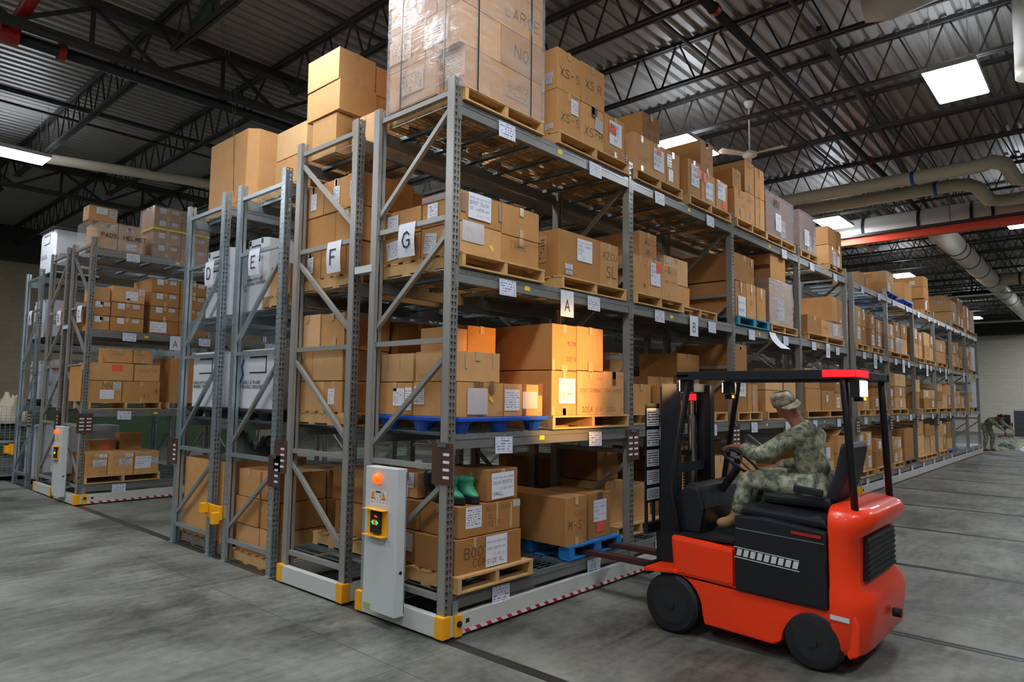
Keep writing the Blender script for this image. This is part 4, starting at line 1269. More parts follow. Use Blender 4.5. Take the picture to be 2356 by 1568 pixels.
load('on the first top load past the gap', [
    (12.1, 12.6, .35, .9, Z4, 4.50, 'small golden carton behind', (), dict(mat='card3')), (12.78, 13.52, .0, .8, Z4, 4.345, 'wide lower carton', [('sheet', 'F', .25, .5, .2, .2, ['8415', 'COAT']), ('ctape', 'S', .5, .5, .05, .2)], dict(mat='card3')),
    (12.90, 13.55, .02, .75, 4.35, 4.60, 'wide upper printed carton', [('print', 'S', .45, .6, .25, .1), ('bar', 'F', .4, .4, .1, .08)], dict(mat='card3')),
], ('blue', 12.86, 13.75, -.03, .95, D4))
load('on the second top load past the gap', [
    (14.5, 15.2, .0, .85, Z4, 4.56, 'tall lone carton', [('bar', 'S', .3, .15, .05, .04)], dict(mat='card2')),
    (16.63, 17.24, .0, .85, Z4, 4.42, 'bottom stacked carton', [('lab', 'F', .3, .4, .2, .2)], dict(mat='card2')), (16.6, 17.2, .0, .85, 4.425, 4.72, 'middle stacked carton', [('tag', 'F', .5, .4, .1, .1)], dict(mat='card2')),
    (16.6, 17.18, .0, .85, 4.725, 5.0, 'top stacked carton', [('bar', 'S', .7, .4, .12, .1)], dict(mat='card2')),
], ('blue', 14.25, 15.22, -.03, .95, D4))
wood_pallet(16.5, 17.3, -.02, .9, D4 + .009, 'pale wooden pallet under the three box stack, top shelf past the gap')
load('on the third top load past the gap', [
    (20.5, 21.4, .0, .95, Z4, 4.48, 'bottom pale carton', [('lab', 'F', .3, .6, .2, .25)], dict(mat='card3')), (20.45, 21.4, .0, .95, 4.485, 4.81, 'upper pale carton', [('bar', 'S', .7, .9, .12, .06)], dict(mat='card3')),
    (20.55, 21.4, .15, .95, 4.815, 4.98, 'flat topmost carton', (), dict(mat='card3')),
    (21.45, 21.95, .0, .9, Z4, 4.55, 'lower slim carton', [('lab', 'F', .5, .4, .2, .25)], dict(mat='card2')), (21.45, 21.95, .0, .9, 4.555, 5.0, 'upper slim carton', (), dict(mat='card2')), (21.97, 22.5, .0, .9, Z4, 4.6, 'lower far carton', [('lab', 'F', .5, .3, .2, .25)], dict(mat='card2')),
    (21.97, 22.5, .0, .9, 4.605, 5.02, 'upper far carton', (), dict(mat='card2')),
], ('wood', 20.4, 22.55, -.02, .95, D4))
load('on the last top load of the far rack', [
    (23.0, 23.7, .0, .85, Z4, 4.5, 'lower near carton', [('lab', 'F', .5, .5, .3, .3)], dict(mat='card2')), (23.0, 23.7, .0, .85, 4.505, 4.92, 'upper near carton', [('lab', 'F', .5, .5, .3, .3)], dict(mat='card2')), (23.75, 24.7, .0, .85, Z4, 4.86, 'tall far carton', (), dict(mat='card3')),
], ('wood', 22.95, 24.75, -.02, .9, D4))

# ---- third shelf, front rack
load('of the duck boot pallet, third shelf', [
    (.045, .543, .0, .45, Z3, 3.062, 'lower front carton with loose film', [('film', 'F', .3, .72, .24, .16), ('yel', 'F', .75, .35, .05, .03, -.8), ('lab', 'S', .25, .45, .14, .16, -.15), ('ctape', 'S', .62, .8, .03, .2)], dict(tape=False)),
    (.548, 1.022, .0, .45, Z3, 3.052, 'lower far carton reading LARGE', [F_('8430-00-269-0100', .2, .75, .035), F_('LARGE', .22, .55, .045)]),
    (.048, .546, .0, .45, 3.066, 3.31, 'upper front carton with big written sheet', [('sheet', 'F', .45, .58, .25, .2, ['8430-00-269-0100', 'BOOT DUCK', 'SZ. LARGE 65', '*21 CN 11 7 PR']), ('btape', 'F', .06, .6, .05, .14), ('btape', 'F', .96, .6, .03, .14), ('lab', 'S', .3, .45, .12, .15), ('txt', 'S', .62, .55, .05, '0100'), ('txt', 'S', .62, .28, .04, 'BOOTS'), ('btape', 'S', .5, .92, .44, .05)], dict(tape='brown')),
    (.552, 1.028, .0, .45, 3.056, 3.31, 'plain upper far carton'),
    (.045, .54, .46, .95, Z3, 3.05, 'lower rear carton', [('lab', 'S', .3, .5, .16, .15, .1), ('ctape', 'S', .8, .6, .04, .2)]), (.06, .54, .46, .93, 3.055, 3.27, 'upper rear carton', [('lab', 'S', .25, .5, .14, .14)], dict(tape='brown')),
    (.55, 1.02, .46, .95, Z3, 3.25, 'inner rear carton'),
], ('wood', .015, 1.07, -.03, .98, D3))
load('of the A2CU pallet, corner bay, third shelf', [
    (1.35, 2.007, .05, .62, Z3, 3.268, 'big carton with written sheet', [('print', 'S', .5, .6, .3, .25), ('sheet', 'F', .62, .66, .24, .21, ['8415-01-526-904', 'COAT, COMBAT', 'A2CU', 'S-S', '*70']), F_('20 EA', .1, .06, .03), ('bar', 'F', .24, .24, .11, .05), ('bar', 'F', .24, .12, .1, .04)], dict(mat='card2', tape=True)),
    (2.014, 2.336, .05, .62, Z3, 3.262, 'narrow carton marked A2CU SL', [F_('A2CU', .1, .62, .1), F_('SL', .3, .22, .12)]),
    (1.45, 2.3, .64, .95, Z3, 3.42, 'tall pale carton behind', (), dict(mat='card3')),
], ('wood', 1.33, 2.40, -.01, .95, D3))
load('in the second bay, third shelf, first load', [
    (2.526, 2.816, .0, .6, Z3, 3.225, 'lower near carton', [F_('92', .72, .7, .06), F_('M', .7, .15, .06)]),
    (2.836, 3.126, .0, .6, Z3, 3.222, 'lower middle carton with orange tag', [('sheet', 'F', .5, .6, .2, .24, ['8415', 'COAT', 'M-L', '*34']), ('tag', 'F', .72, .8, .1, .12, .1)]),
    (3.138, 3.477, .0, .6, Z3, 3.20, 'lower far carton', [F_('8415-01-526', .1, .8, .03), F_('COAT COMBAT', .1, .5, .04)]),
    (2.99, 3.37, .2, .8, 3.23, 3.59, 'upper carton marked A2CU M-L', [F_('A2CU', .3, .62, .08), F_('M-L', .36, .25, .09)], dict(mat='card2')),
    (2.56, 2.98, .66, .96, Z3, 3.5, 'dark rear carton', (), dict(mat='card2')),
], ('wood', 2.51, 3.56, -.03, .95, D3))
load('at the back of the second bay, third shelf', [
    (3.8, 4.45, .35, .95, Z3, 3.14, 'wide lower carton'), (3.8, 4.4, .35, .95, 3.145, 3.47, 'wide upper carton with dark label', [('bar', 'F', .15, .8, .1, .06), ('bar', 'S', .85, .8, .1, .06)], dict(mat='card3')),
], ('wood', 3.78, 4.7, .1, .98, D3))
load('of the teal pallet, third bay, third shelf', [
    (5.03, 5.366, .0, .95, Z3, 3.295, 'lower near carton with white sheet', [('sheet', 'F', .55, .3, .24, .26, ['8415-01-5', 'SHIRT,']), F_('MEDIUM', .1, .8, .04), ('film', 'F', .5, .8, .03, .12)], dict(mat='card2')),
    (5.373, 5.70, .0, .95, Z3, 3.30, 'lower middle carton', [F_('SHIRT', .4, .7, .05), F_('30', .3, .4, .06), ('film', 'F', .5, .8, .03, .12)]),
    (5.708, 6.03, .0, .95, Z3, 3.29, 'lower far carton', [F_('30', .2, .6, .06), ('film', 'F', .5, .8, .03, .12)]),
    (5.03, 5.70, .02, .95, 3.305, 3.67, 'big upper carton', [F_('TROUSERS', .6, .7, .04), F_('30', .75, .3, .06), ('film', 'F', .85, .8, .03, .1)], dict(mat='card2')),
], ('teal', 5.01, 6.08, -.03, .98, D3))
load('of the film wrapped pallet, third shelf', [
    (6.2, 7.12, .02, .88, Z3, 3.48, 'large wrapped carton', [('sheet', 'F', .5, .35, .26, .3, ['8470-01', 'HELMET', 'SIZE L'])], dict(mat='card3', tape=False)),
    (6.35, 6.95, .05, .7, 3.50, 3.88, 'upper carton with brown tape cross', [('btape', 'S', .6, .5, .5, .06), ('btape', 'S', .6, .5, .06, .3), ('lab', 'S', .25, .4, .2, .22)]),
], ('wood', 6.16, 7.2, -.03, .92, D3))
wrap((6.19, 7.13, .01, .89, Z3 - .05, 3.495), 'cloudy stretch film on the third shelf with small carton on top', 'film_thick')
load('of the last load before the gap, third shelf', [
    (7.75, 8.42, .0, .85, Z3, 3.12, 'dark lower near carton', (), dict(mat='card2')), (8.99, 9.30, .0, .9, 3.125, 3.56, 'upper near carton', [('bar', 'S', .15, .6, .15, .2)]), (9.31, 9.6, .0, .9, 3.125, 3.53, 'upper far carton'),
    (8.46, 9.56, .02, .9, Z3, 3.10, 'wide lower wrapped carton', [('sheet', 'F', .7, .55, .24, .2, ['8415', 'CAP']), F_('COMBAT', .1, .4, .05)]),
], ('wood', 7.72, 9.62, -.02, .92, D3))
wrap((8.84, 9.60, .0, .92, Z3 - .04, 3.115), 'bunched clear film on the low wide carton before the gap', 'film', amp=.02)

POS = {1: ['single'], 2: ['lower', 'upper'], 3: ['bottom', 'middle', 'top'], 4: ['bottom', 'second', 'third', 'top']}
def auto(where, z0, cols, y1=.85, pal='wood', dz=None, y0=.0, mats=('card', 'card2', 'card3')):
    """cols: (x0, x1, [heights])"""
    bx = []
    cn = {1: [''], 2: ['near ', 'far '], 3: ['near ', 'middle ', 'far '], 4: ['first ', 'second ', 'third ', 'fourth ']}[len(cols)]
    for ci, (xa, xb, hs) in enumerate(cols):
        z = z0
        for k, h in enumerate(hs):
            fe = []
            r = random.random()
            if r < .35: fe.append(('sheet', 'F', .5, random.uniform(.4, .6), min(.2, (xb - xa) * .5), min(.22, h * .6), ['8415', 'COAT', 'M-R'][:2 + (k % 2)]))
            elif r < .6: fe.append(('lab', 'F', random.uniform(.3, .7), .6, .1, .12))
            elif r < .8: fe.append(('txt', 'F', .15, .55, min(.05, h * .2), random.choice(['8415-01', 'SHIRT', 'COAT', 'TROUSER', '30 EA', 'M-L'])))
            if random.random() < .3: fe.append(('bar', 'S', .75, .6, .12, .07))
            bx.append((xa, xb, y0 + random.uniform(0, .02), y1, z, z + h, POS[len(hs)][k] + ' carton of the ' + cn[ci] + ('column' if len(hs) > 1 else 'place'), fe, dict(mat=random.choice(mats))))
            z += h + .003
    p = (pal, cols[0][0] - .03, cols[-1][1] + .03, y0 - .03, min(.98, y1 + .05), z0 - .128) if pal else None
    load(where, bx, p)
TS = 'third shelf past the gap'
auto('in the first load, ' + TS, Z3, [(10.42, 10.78, [.36, .36]), (10.79, 11.15, [.36, .34])])
auto('in the second load, ' + TS, Z3, [(11.45, 11.83, [.36, .30]), (11.9, 12.35, [.34, .26])])
auto('in the third load, ' + TS, Z3, [(12.9, 13.35, [.3, .3]), (13.42, 13.95, [.36, .33]), (14.0, 14.6, [.36, .33])])
wrap((13.4, 13.97, -.01, .87, Z3 - .02, Z3 + .34), 'cloudy film around a low carton, third shelf past the gap', 'film_thick')
auto('in the fourth load, ' + TS, Z3, [(15.35, 15.8, [.35, .37]), (15.85, 16.25, [.35, .3])])
auto('in the fifth load, ' + TS, Z3, [(16.5, 17.15, [.36, .34]), (17.2, 17.6, [.34, .34])])
auto('in the sixth load, ' + TS, Z3, [(18.0, 19.3, [.3, .32])], pal='wood')
auto('in the seventh load, ' + TS, Z3, [(20.35, 20.95, [.36, .36]), (21.0, 21.5, [.36, .4]), (21.55, 22.1, [.3, .25])])
auto('in the eighth load, ' + TS, Z3, [(22.95, 23.35, [.36, .38]), (23.4, 23.8, [.3, .3])])

# ---- second shelf, front rack
SB = 'second shelf corner bay'
load('on the blue plastic pallet, corner bay', [
    (.054, .60, .0, .5, Z2, 1.848, 'lower front carton marked MED', [F_('MED', .58, .72, .045), F_('12PR', .82, .06, .025), ('film', 'F', .42, .45, .22, .2), ('yel', 'F', .72, .5, .05, .025, -.7), ('btape', 'F', .4, .93, .045, .05), ('btape', 'F', .73, .86, .045, .1), ('lab', 'S', .15, .6, .12, .14)], dict(tape='brown')),
    (.603, 1.092, .0, .5, Z2, 1.845, 'lower far carton with two labels', [('lab', 'F', .1, .5, .09, .17), ('lab', 'F', .28, .5, .09, .17), ('film', 'F', .65, .5, .19, .14), ('btape', 'F', .94, .85, .05, .1), F_('12PR', .85, .06, .025)], dict(tape='brown')),
    (.095, .604, .05, .5, 1.851, 2.085, 'long upper front carton', [('ctape', 'F', .25, .7, .02, .12), ('ctape', 'F', .85, .75, .02, .12), ('txt', 'S', .1, .1, .04, '269')], dict(mat='card3')),
    (.06, .6, .51, .95, Z2, 1.845, 'lower rear carton with label', [('lab', 'S', .62, .55, .14, .14), ('lab', 'S', .9, .5, .08, .18)]), (.1, .6, .52, .99, 1.85, 2.08, 'upper rear carton', [('ctape', 'S', .3, .7, .02, .14), ('ctape', 'S', .62, .7, .02, .14)], dict(mat='card3')),
    (.42, .70, .53, .82, 2.086, 2.32, 'small orange lit carton on top', [('ctape', 'F', .2, .7, .03, .12)]),
    (.72, 1.08, .55, .97, Z2, 2.36, 'tall dark carton at the rear', (), dict(mat='card2')),
], ('blue', .0, 1.13, -.03, 1.0, D2))
load('of the combat coat pallet, second shelf', [
    (1.206, 1.573, .0, .85, Z2, 1.975, 'lower near carton', [('sheet', 'F', .6, .55, .24, .22, ['8415-01-526-9238', '*20 JUN', 'COAT COMBAT', 'S/R']), ('ctape', 'F', .5, .08, .07, .06), ('ctape', 'F', .06, .1, .04, .07)]),
    (1.206, 1.573, .0, .85, 1.98, 2.385, 'upper near carton marked 9238', [('txt', 'F', .6, .55, .055, '9238'), ('txt', 'F', .55, .2, .055, '30EA'), ('ctape', 'F', .06, .1, .04, .09), ('ctape', 'F', .5, .05, .08, .05)]),
    (1.58, 1.996, .0, .85, Z2, 1.985, 'lower middle carton', [F_('COAT COMBAT', .1, .52, .05), F_('30EA', .15, .06, .05), F_('S-R', .7, .06, .05), F_('9238', .72, .8, .045)]),
    (1.58, 1.996, .0, .85, 1.99, 2.395, 'plain upper middle carton', [('ctape', 'F', .5, .08, .07, .09)]),
    (2.003, 2.36, .0, .85, Z2, 1.995, 'single far carton', [F_('COAT COMBAT', .05, .52, .045), F_('20EA', .1, .06, .045), F_('SR', .8, .06, .045), F_('9238', .66, .84, .04), ('btape', 'F', .5, .84, .06, .13)]),
], ('wood', 1.19, 2.41, -.03, .92, D2))
load('in the second bay, second shelf, first load', [
    (2.56, 2.95, .3, .95, Z2, 1.90, 'lower near carton'), (2.56, 2.95, .3, .95, 1.905, 2.22, 'upper near carton', [('bar', 'S', .6, .5, .1, .15)]),
    (2.98, 3.4, .3, .95, Z2, 1.90, 'lower far carton'), (3.5, 4.1, .4, .95, Z2, 2.0, 'low wide carton', [('lab', 'F', .3, .4, .14, .14)]),
], ('wood', 2.55, 3.6, .1, .98, D2))
load('in the second bay, second shelf, second load', [
    (4.2, 4.8, .4, .95, Z2, 2.31, 'big carton at the rear', [('bar', 'F', .85, .5, .1, .15)]), (3.55, 4.15, .0, .38, Z2, 1.9, 'low front carton with barcode', [('bar', 'F', .2, .4, .12, .1)]),
], ('wood', 4.15, 4.86, .05, .98, D2))
load('in the third bay, second shelf, first load', [
    (5.0, 5.4, .02, .85, Z2, 2.46, 'tallest carton', [('sheet', 'F', .6, .4, .2, .3, ['8415', 'COAT', 'M-R']), ('ctape', 'F', .5, .95, .08, .04)], dict(mat='card2')), (5.42, 5.75, .02, .85, Z2, 1.95, 'low carton next to it', [('film', 'F', .5, .5, .05, .2)]),
], ('wood', 4.99, 5.8, -.02, .92, D2))
load('in the third bay, second shelf, second load', [
    (6.1, 6.75, .05, .9, Z2, 1.88, 'lower near carton', [('bar', 'S', .4, .7, .2, .1)]), (6.1, 6.75, .05, .9, 1.885, 2.16, 'upper near carton with long label', [('lab', 'S', .5, .5, .4, .1)], dict(mat='card3')), (6.8, 7.3, .05, .9, Z2, 2.1, 'golden far carton', (), dict(mat='card3')),
], ('wood', 6.05, 7.34, .0, .95, D2))
auto('in the fourth bay, second shelf', Z2, [(7.6, 8.3, [.35, .32]), (8.4, 9.05, [.33]), (9.1, 9.42, [.3, .35]), (9.45, 9.78, [.34])])
SS = 'second shelf past the gap'
auto('in the first load, ' + SS, Z2, [(10.42, 10.78, [.4]), (10.82, 11.2, [.37])])
auto('in the second load, ' + SS, Z2, [(11.5, 12.1, [.26]), (12.2, 12.55, [.40])])
auto('in the third load, ' + SS, Z2, [(12.85, 13.15, [.22, .22]), (13.3, 14.3, [.25, .25, .27])])
auto('in the fourth load, ' + SS, Z2, [(15.3, 15.75, [.4, .3])])
auto('in the fifth load, ' + SS, Z2, [(16.2, 16.9, [.25, .22]), (16.95, 17.6, [.25, .22])])
auto('in the sixth load, ' + SS, Z2, [(17.95, 18.6, [.2, .25, .2]), (18.65, 19.3, [.38]), (19.35, 19.9, [.36, .3])])
auto('in the seventh load, ' + SS, Z2, [(20.35, 20.8, [.36, .36]), (20.85, 21.3, [.5]), (21.5, 22.1, [.35])])
auto('in the eighth load, ' + SS, Z2, [(22.95, 23.35, [.24, .24]), (23.4, 23.75, [.24, .24])])

# ---- bottom shelf, front rack
load('on the near pallet of duck boots, bottom shelf', [
    (.10, .832, .0, .45, Z1, .684, 'bottom front carton reading BOOTS COMBAT', [F_('BOOTS', .12, .42, .075), F_('COMBAT', .24, .14, .06), F_('DUCK', .5, .02, .05), ('sheet', 'F', .6, .5, .24, .23, ['8430-00-269-0101', 'DUCK BOOTS 48', '*21 DEC 09', 'SIZE XL']), ('ctape', 'F', .27, .85, .03, .08)], dict(mat='card2', tape=False)),
    (.15, .834, .02, .46, .688, .92, 'middle front carton with torn label', [('lab', 'F', .22, .62, .17, .16), F_('BOOT, DUCK', .42, .74, .032), F_('XL', .45, .48, .035), F_('12 PR', .45, .24, .035), ('ctape', 'F', .6, .6, .02, .18), ('ctape', 'F', .84, .5, .025, .2), ('bar', 'F', .94, .86, .08, .05), ('txt', 'S', .45, .5, .06, '0101')], dict(mat='card2')),
    (.455, .815, .03, .47, .925, 1.17, 'top carton with DUCK BOOTS SMALL sheet', [('sheet', 'F', .5, .48, .26, .2, ['8430-00-269-0098', 'DUCK BOOTS', '*21 DEC 2009', 'SMALL'], .03), ('ctape', 'S', .6, .6, .03, .14), F_('8430-00-269', .05, .85, .025)], dict(mat='card2')),
    (.13, .8, .48, .93, Z1, .68, 'bottom rear carton with white sheet', [('film', 'S', .7, .65, .2, .14)], dict(mat='card2')), (.16, .8, .48, .93, .688, .915, 'middle rear carton', (), dict(mat='card2')),
    (.2, .5, .56, .82, .92, 1.12, 'small rear carton with white sheet', [('lab', 'S', .5, .7, .18, .12), ('ctape', 'S', .5, .2, .05, .07)]),
    (.5, .85, .55, .95, .92, 1.14, 'topmost rear carton with open lid', (), dict(mat='card2')),
], ('wood', .03, .93, -.05, .97, D1))
load('on the blue pallet being lifted by the fork truck', [
    (1.443, 1.771, .02, .62, Z1, .856, 'big carton marked M-S', [('txt', 'F', .12, .32, .075, 'M-S'), ('txt', 'F', .35, .58, .05, '9243', 'red'), ('txt', 'F', .7, .22, .04, 'RSE', 'red')], dict(mat='card2', open_flaps=False)),
    (1.85, 2.214, .06, .62, Z1, .85, 'narrow carton with orange note', [('sheet', 'F', .5, .6, .21, .2, ['8415-01-526-9243', 'COAT, COMBAT', 'A2CU', '*09-17-12', 'M-S']), ('tag', 'F', .5, .24, .11, .10), ('btape', 'F', .5, .92, .09, .07)], dict(mat='card2', tape=False)),
    (1.2, 1.9, .63, .97, Z1, .84, 'long carton at the rear', (), dict(mat='card2')),
], ('bluewood', 1.46, 2.30, -.01, .98, D1))
m = MB()
write(m, 'PROPERTY', (1.462, -.0035, D1 + .055), (1, 0, 0), (0, 0, 1), (0, -1, 0), .014, .003)
load('inside the second bay, bottom shelf', [
    (2.56, 2.95, .35, .95, Z1, .87, 'tall carton'), (2.56, 2.94, .45, .97, .875, 1.2, 'dark carton stacked high', (), dict(mat='card2')), (3.0, 3.45, .35, .95, Z1, .8, 'low carton'),
], ('wood', 2.54, 3.5, .2, .99, D1))
load('of the shirt stack seen past the mast', [
    (3.95, 4.32, .0, .6, Z1, .74, 'bottom carton', [F_('TSHIRT', .15, .6, .05)]), (3.96, 4.325, .0, .6, .744, .975, 'middle carton marked TSHIRT 4EA D29', [F_('TSHIRT', .12, .7, .045), F_('4 EA', .3, .38, .05), F_('D29', .3, .08, .055)]),
    (3.96, 4.325, .0, .6, .98, 1.20, 'top carton marked SHIRT 4EA D29', [F_('SHIRT', .12, .7, .045), F_('4 EA', .3, .38, .05), F_('D29', .3, .08, .055)]), (4.4, 4.78, .02, .6, Z1, 1.05, 'tall carton beside them', [('lab', 'S', .8, .7, .06, .12)], dict(mat='card3')),
], ('wood', 3.9, 4.82, -.02, .9, D1))
auto('in the third bay, bottom shelf', Z1, [(5.1, 5.6, [.3, .25]), (5.7, 6.3, [.3]), (6.45, 7.1, [.33])])
auto('in the fourth bay, bottom shelf', Z1, [(7.6, 8.2, [.33]), (8.35, 8.95, [.3, .3])])
load('of the last bottom stack before the gap', [
    (9.1, 9.72, .0, .75, Z1, .83, 'lower carton with white sheet', [('sheet', 'F', .5, .6, .2, .25, ['8415', 'COAT'])]), (9.12, 9.74, .0, .75, .835, 1.135, 'upper carton with open lid', [('bar', 'S', .3, .8, .25, .06)], dict(open_flaps=True)),
], ('wood', 9.05, 9.8, -.03, .85, D1))
BS = 'bottom shelf past the gap'
auto('in the first load, ' + BS, Z1, [(10.38, 10.85, [.36, .36]), (10.87, 11.3, [.36, .36])])
auto('in the second load, ' + BS, Z1, [(11.65, 12.15, [.3, .25]), (12.2, 12.6, [.3])])
auto('in the third load, ' + BS, Z1, [(12.95, 13.35, [.28, .25]), (13.38, 13.75, [.28, .25])])
load('in the big open carton, ' + BS, [(13.95, 14.85, .0, .9, Z1, 1.13, 'huge gaylord carton with cloth', (), dict(mat='card2', tape=False))], ('wood_dark', 13.9, 14.95, -.03, .95, D1))
auto('in the fourth load, ' + BS, Z1, [(15.33, 16.05, [.50, .34])])
auto('in the fifth load, ' + BS, Z1, [(16.15, 16.75, [.45, .3]), (16.8, 17.4, [.45, .25])])
auto('in the sixth load, ' + BS, Z1, [(17.85, 18.4, [.4, .4]), (18.45, 18.95, [.4, .3])])
auto('in the seventh load, ' + BS, Z1, [(19.15, 19.75, [.3, .45])], pal='blue')

# ---- rack signed F (seen through its end frame)
FE = dict(mat='card')
load('on the top shelf of the rack signed F', [
    (.09, .5, 1.72, 2.13, 4.006, 4.40, 'lowest carton of the three high stack', (), dict(mat='card3')), (.08, .5, 1.66, 2.22, 4.405, 4.70, 'middle carton of the three high stack', (), dict(mat='card3')), (.07, .5, 1.68, 2.22, 4.705, 5.02, 'highest carton of the three high stack', (), dict(mat='card3')),
    (.52, .95, 1.72, 2.17, 4.006, 4.40, 'lowest carton of the rear stack', (), FE), (.52, .95, 1.7, 2.22, 4.405, 4.70, 'middle carton of the rear stack', (), FE), (.52, .95, 1.7, 2.22, 4.705, 5.0, 'highest carton of the rear stack', (), FE),
    (.2, .6, 1.27, 1.62, 4.0, 4.31, 'small separate carton by the tower', [('ctape', 'S', .6, .8, .04, .1)], dict(mat='card3')),
])
sl = lambda: [('lab', 'S', .55, .5, .10, .16), ('ctape', 'S', .55, .88, .05, .06)]
load('on the third shelf of the rack signed F', [
    (.08, .7, 1.30, 1.505, 3.435, 3.745, 'top row near carton', sl(), FE), (.1, .7, 1.51, 1.895, 3.435, 3.745, 'top row middle carton', sl(), FE), (.1, .7, 1.90, 2.27, 3.435, 3.74, 'top row far carton', sl(), FE),
    (.1, .68, 1.30, 1.69, 3.12, 3.43, 'middle row near carton', [('lab', 'F', .6, .4, .14, .16)], FE), (.1, .7, 1.695, 2.26, 3.12, 3.43, 'plain middle row wide carton', (), FE),
    (.1, .68, 1.32, 1.5, Z3, 3.115, 'bottom row near carton', (), FE), (.1, .7, 1.505, 1.91, Z3, 3.115, 'bottom row middle carton', (), FE), (.1, .7, 1.92, 2.29, Z3, 3.115, 'bottom row far carton with label', sl(), FE),
    (.72, 1.2, 1.32, 1.9, Z3, 3.3, 'deeper lower carton', (), dict(mat='card2')), (.72, 1.25, 1.34, 1.9, 3.305, 3.7, 'deeper upper carton', (), dict(mat='card2')),
], ('wood', .06, 1.25, 1.26, 2.3, D3))
load('on the second shelf of the rack signed F', [
    (.09, .6, 1.47, 1.765, Z2, 1.86, 'bottom near carton', [('lab', 'S', .4, .5, .1, .14)], FE), (.09, .6, 1.77, 2.28, Z2, 1.86, 'bottom far carton', (), dict(mat='card3')),
    (.09, .6, 1.48, 1.98, 1.865, 2.145, 'middle near carton', (), dict(mat='card3')), (.09, .6, 1.985, 2.28, 1.865, 2.145, 'middle far carton', (), FE),
    (.09, .6, 1.48, 1.85, 2.15, 2.48, 'top near carton', [('ctape', 'S', .6, .2, .06, .1)], FE), (.09, .6, 1.87, 2.3, 2.15, 2.49, 'top far carton', (), dict(mat='card3')),
    (.65, 1.15, 1.4, 1.9, Z2, 1.98, 'inner lower carton', [('lab', 'S', .5, .7, .12, .16)], dict(mat='card2')), (.65, 1.15, 1.4, 1.9, 1.985, 2.44, 'inner upper carton', (), dict(mat='card2')),
    (1.2, 1.7, 1.35, 1.95, Z2, 2.4, 'innermost tall carton', (), dict(mat='card2')),
], ('wood', .06, 1.75, 1.28, 2.3, D2))
load('on the bottom shelf of the rack signed F', [
    (.42, .95, 1.42, 2.02, Z1, .745, 'lower carton marked MD', [('txt', 'S', .12, .6, .06, 'MD')], FE), (.4, .93, 1.42, 2.04, .75, 1.05, 'upper carton', [('lab', 'F', .5, .5, .1, .1)], dict(mat='card2')),
    (1.1, 1.7, 1.4, 2.0, Z1, 1.0, 'dark inner carton', (), dict(mat='card2')),
], ('wood', .3, 1.75, 1.3, 2.2, D1))
for b_, (x0, nmb) in enumerate(((2.6, 'second'), (5.05, 'third'), (7.5, 'fourth'))):
    for z0, lvn in ((Z1, 'bottom'), (Z2, 'second'), (Z3, 'third'), (Z4, 'top')):
        a = random.uniform(0, .2)
        load('%s bay, %s shelf, rack signed F' % (nmb, lvn), [
            (x0 + a, x0 + a + .6, 1.32, 2.0, z0 - .118, z0 + .28, 'lower shaded carton', (), dict(mat='card2', tape=False)), (x0 + a + .02, x0 + a + .6, 1.32, 2.0, z0 + .285, z0 + .62, 'upper shaded carton', (), dict(mat='card2', tape=False)),
            (x0 + a + 1.1, x0 + a + 1.75, 1.32, 2.0, z0 - .118, z0 + random.uniform(.35, .6), 'single shaded carton', (), dict(mat='card2', tape=False))])

# ---- galvanised racks signed E and D
def container(b, label, text=True, lid=False):
    """white corrugated plastic reusable container"""
    x0, x1, y0, y1, z0, z1 = b
    t = thing('reusable_container', label, 'container', ((x0 + x1) / 2, (y0 + y1) / 2, z0), 'white reusable containers')
    c = .045
    MB().prism([(x0 + c, y0), (x1 - c, y0), (x1, y0 + c), (x1, y1 - c), (x1 - c, y1), (x0 + c, y1), (x0, y1 - c), (x0, y0 + c)], 2, z0, z1).build('container_body', 'white_card', t, bevel=.005)
    yc = (y0 + y1) / 2
    D = y1 - y0; H = z1 - z0
    m = MB()
    m.box(x0 - .003, x0 + .001, yc - D * .22, yc + D * .22, z1 - .25, z1 - .235).box(x0 - .003, x0 + .001, yc - D * .22, yc - D * .2, z1 - .25, z1 - .07).box(x0 - .003, x0 + .001, yc - D * .22, yc + D * .22, z1 - .085, z1 - .07)
    m.box(x0 - .003, x0 + .001, y0 + .06, y0 + .10, z1 - .06, z1 - .01).box(x0 - .003, x0 + .001, y1 - .10, y1 - .06, z1 - .06, z1 - .01)
    m.build('hand_slot', 'dark', t)
    if text:
        k, k2 = MB(), MB()
        sz = min(.03, D * .85 / 14 / 5.6 * 6)
        for i, ln in enumerate(('HANDLE WITH CARE', 'REUSABLE CONTAINER')):
            write(k, ln, (x0 - .0015, yc + D * .40, z0 + H * .42 - i * .045), (0, -1, 0), (0, 0, 1), (-1, 0, 0), sz, sz * .16, jit=0, sp=5.0)
            write(k2, ln, ((x0 + x1) / 2 - .3, y0 - .0015, z0 + H * .42 - i * .045), (1, 0, 0), (0, 0, 1), (0, -1, 0), sz, sz * .16, jit=0, sp=5.0)
        k.build('printed_words', 'letter', t)
        k2.build('printed_words', 'letter', t)
    if lid:
        MB().box(x0 - .03, x1 + .03, y0 - .03, y1 + .03, z1, z1 + .05).build('container_lid', 'blackp', t, bevel=.01)
    return t
plastic_pallet(.06, 1.0, 2.5, 3.43, 1.46, 'black plastic pallet under the white container, rack signed E', 'blackp')
container((.1, .95, 2.62, 3.42, 1.58, 2.2), 'white container with blue streak on the second shelf of rack E')
MB().path([(.094, 3.32, 2.1), (.092, 3.36, 2.02), (.094, 3.33, 1.93), (.092, 3.38, 1.86)], .009, 6).build('blue_streak', 'blue', bpy.data.objects['reusable_container'])
plastic_pallet(.06, 1.0, 3.78, 4.70, 1.46, 'black plastic pallet under the white container, rack signed D', 'blackp')
container((.1, .95, 3.86, 4.62, 1.58, 2.21), 'white container on the second shelf of rack D by the side aisle')
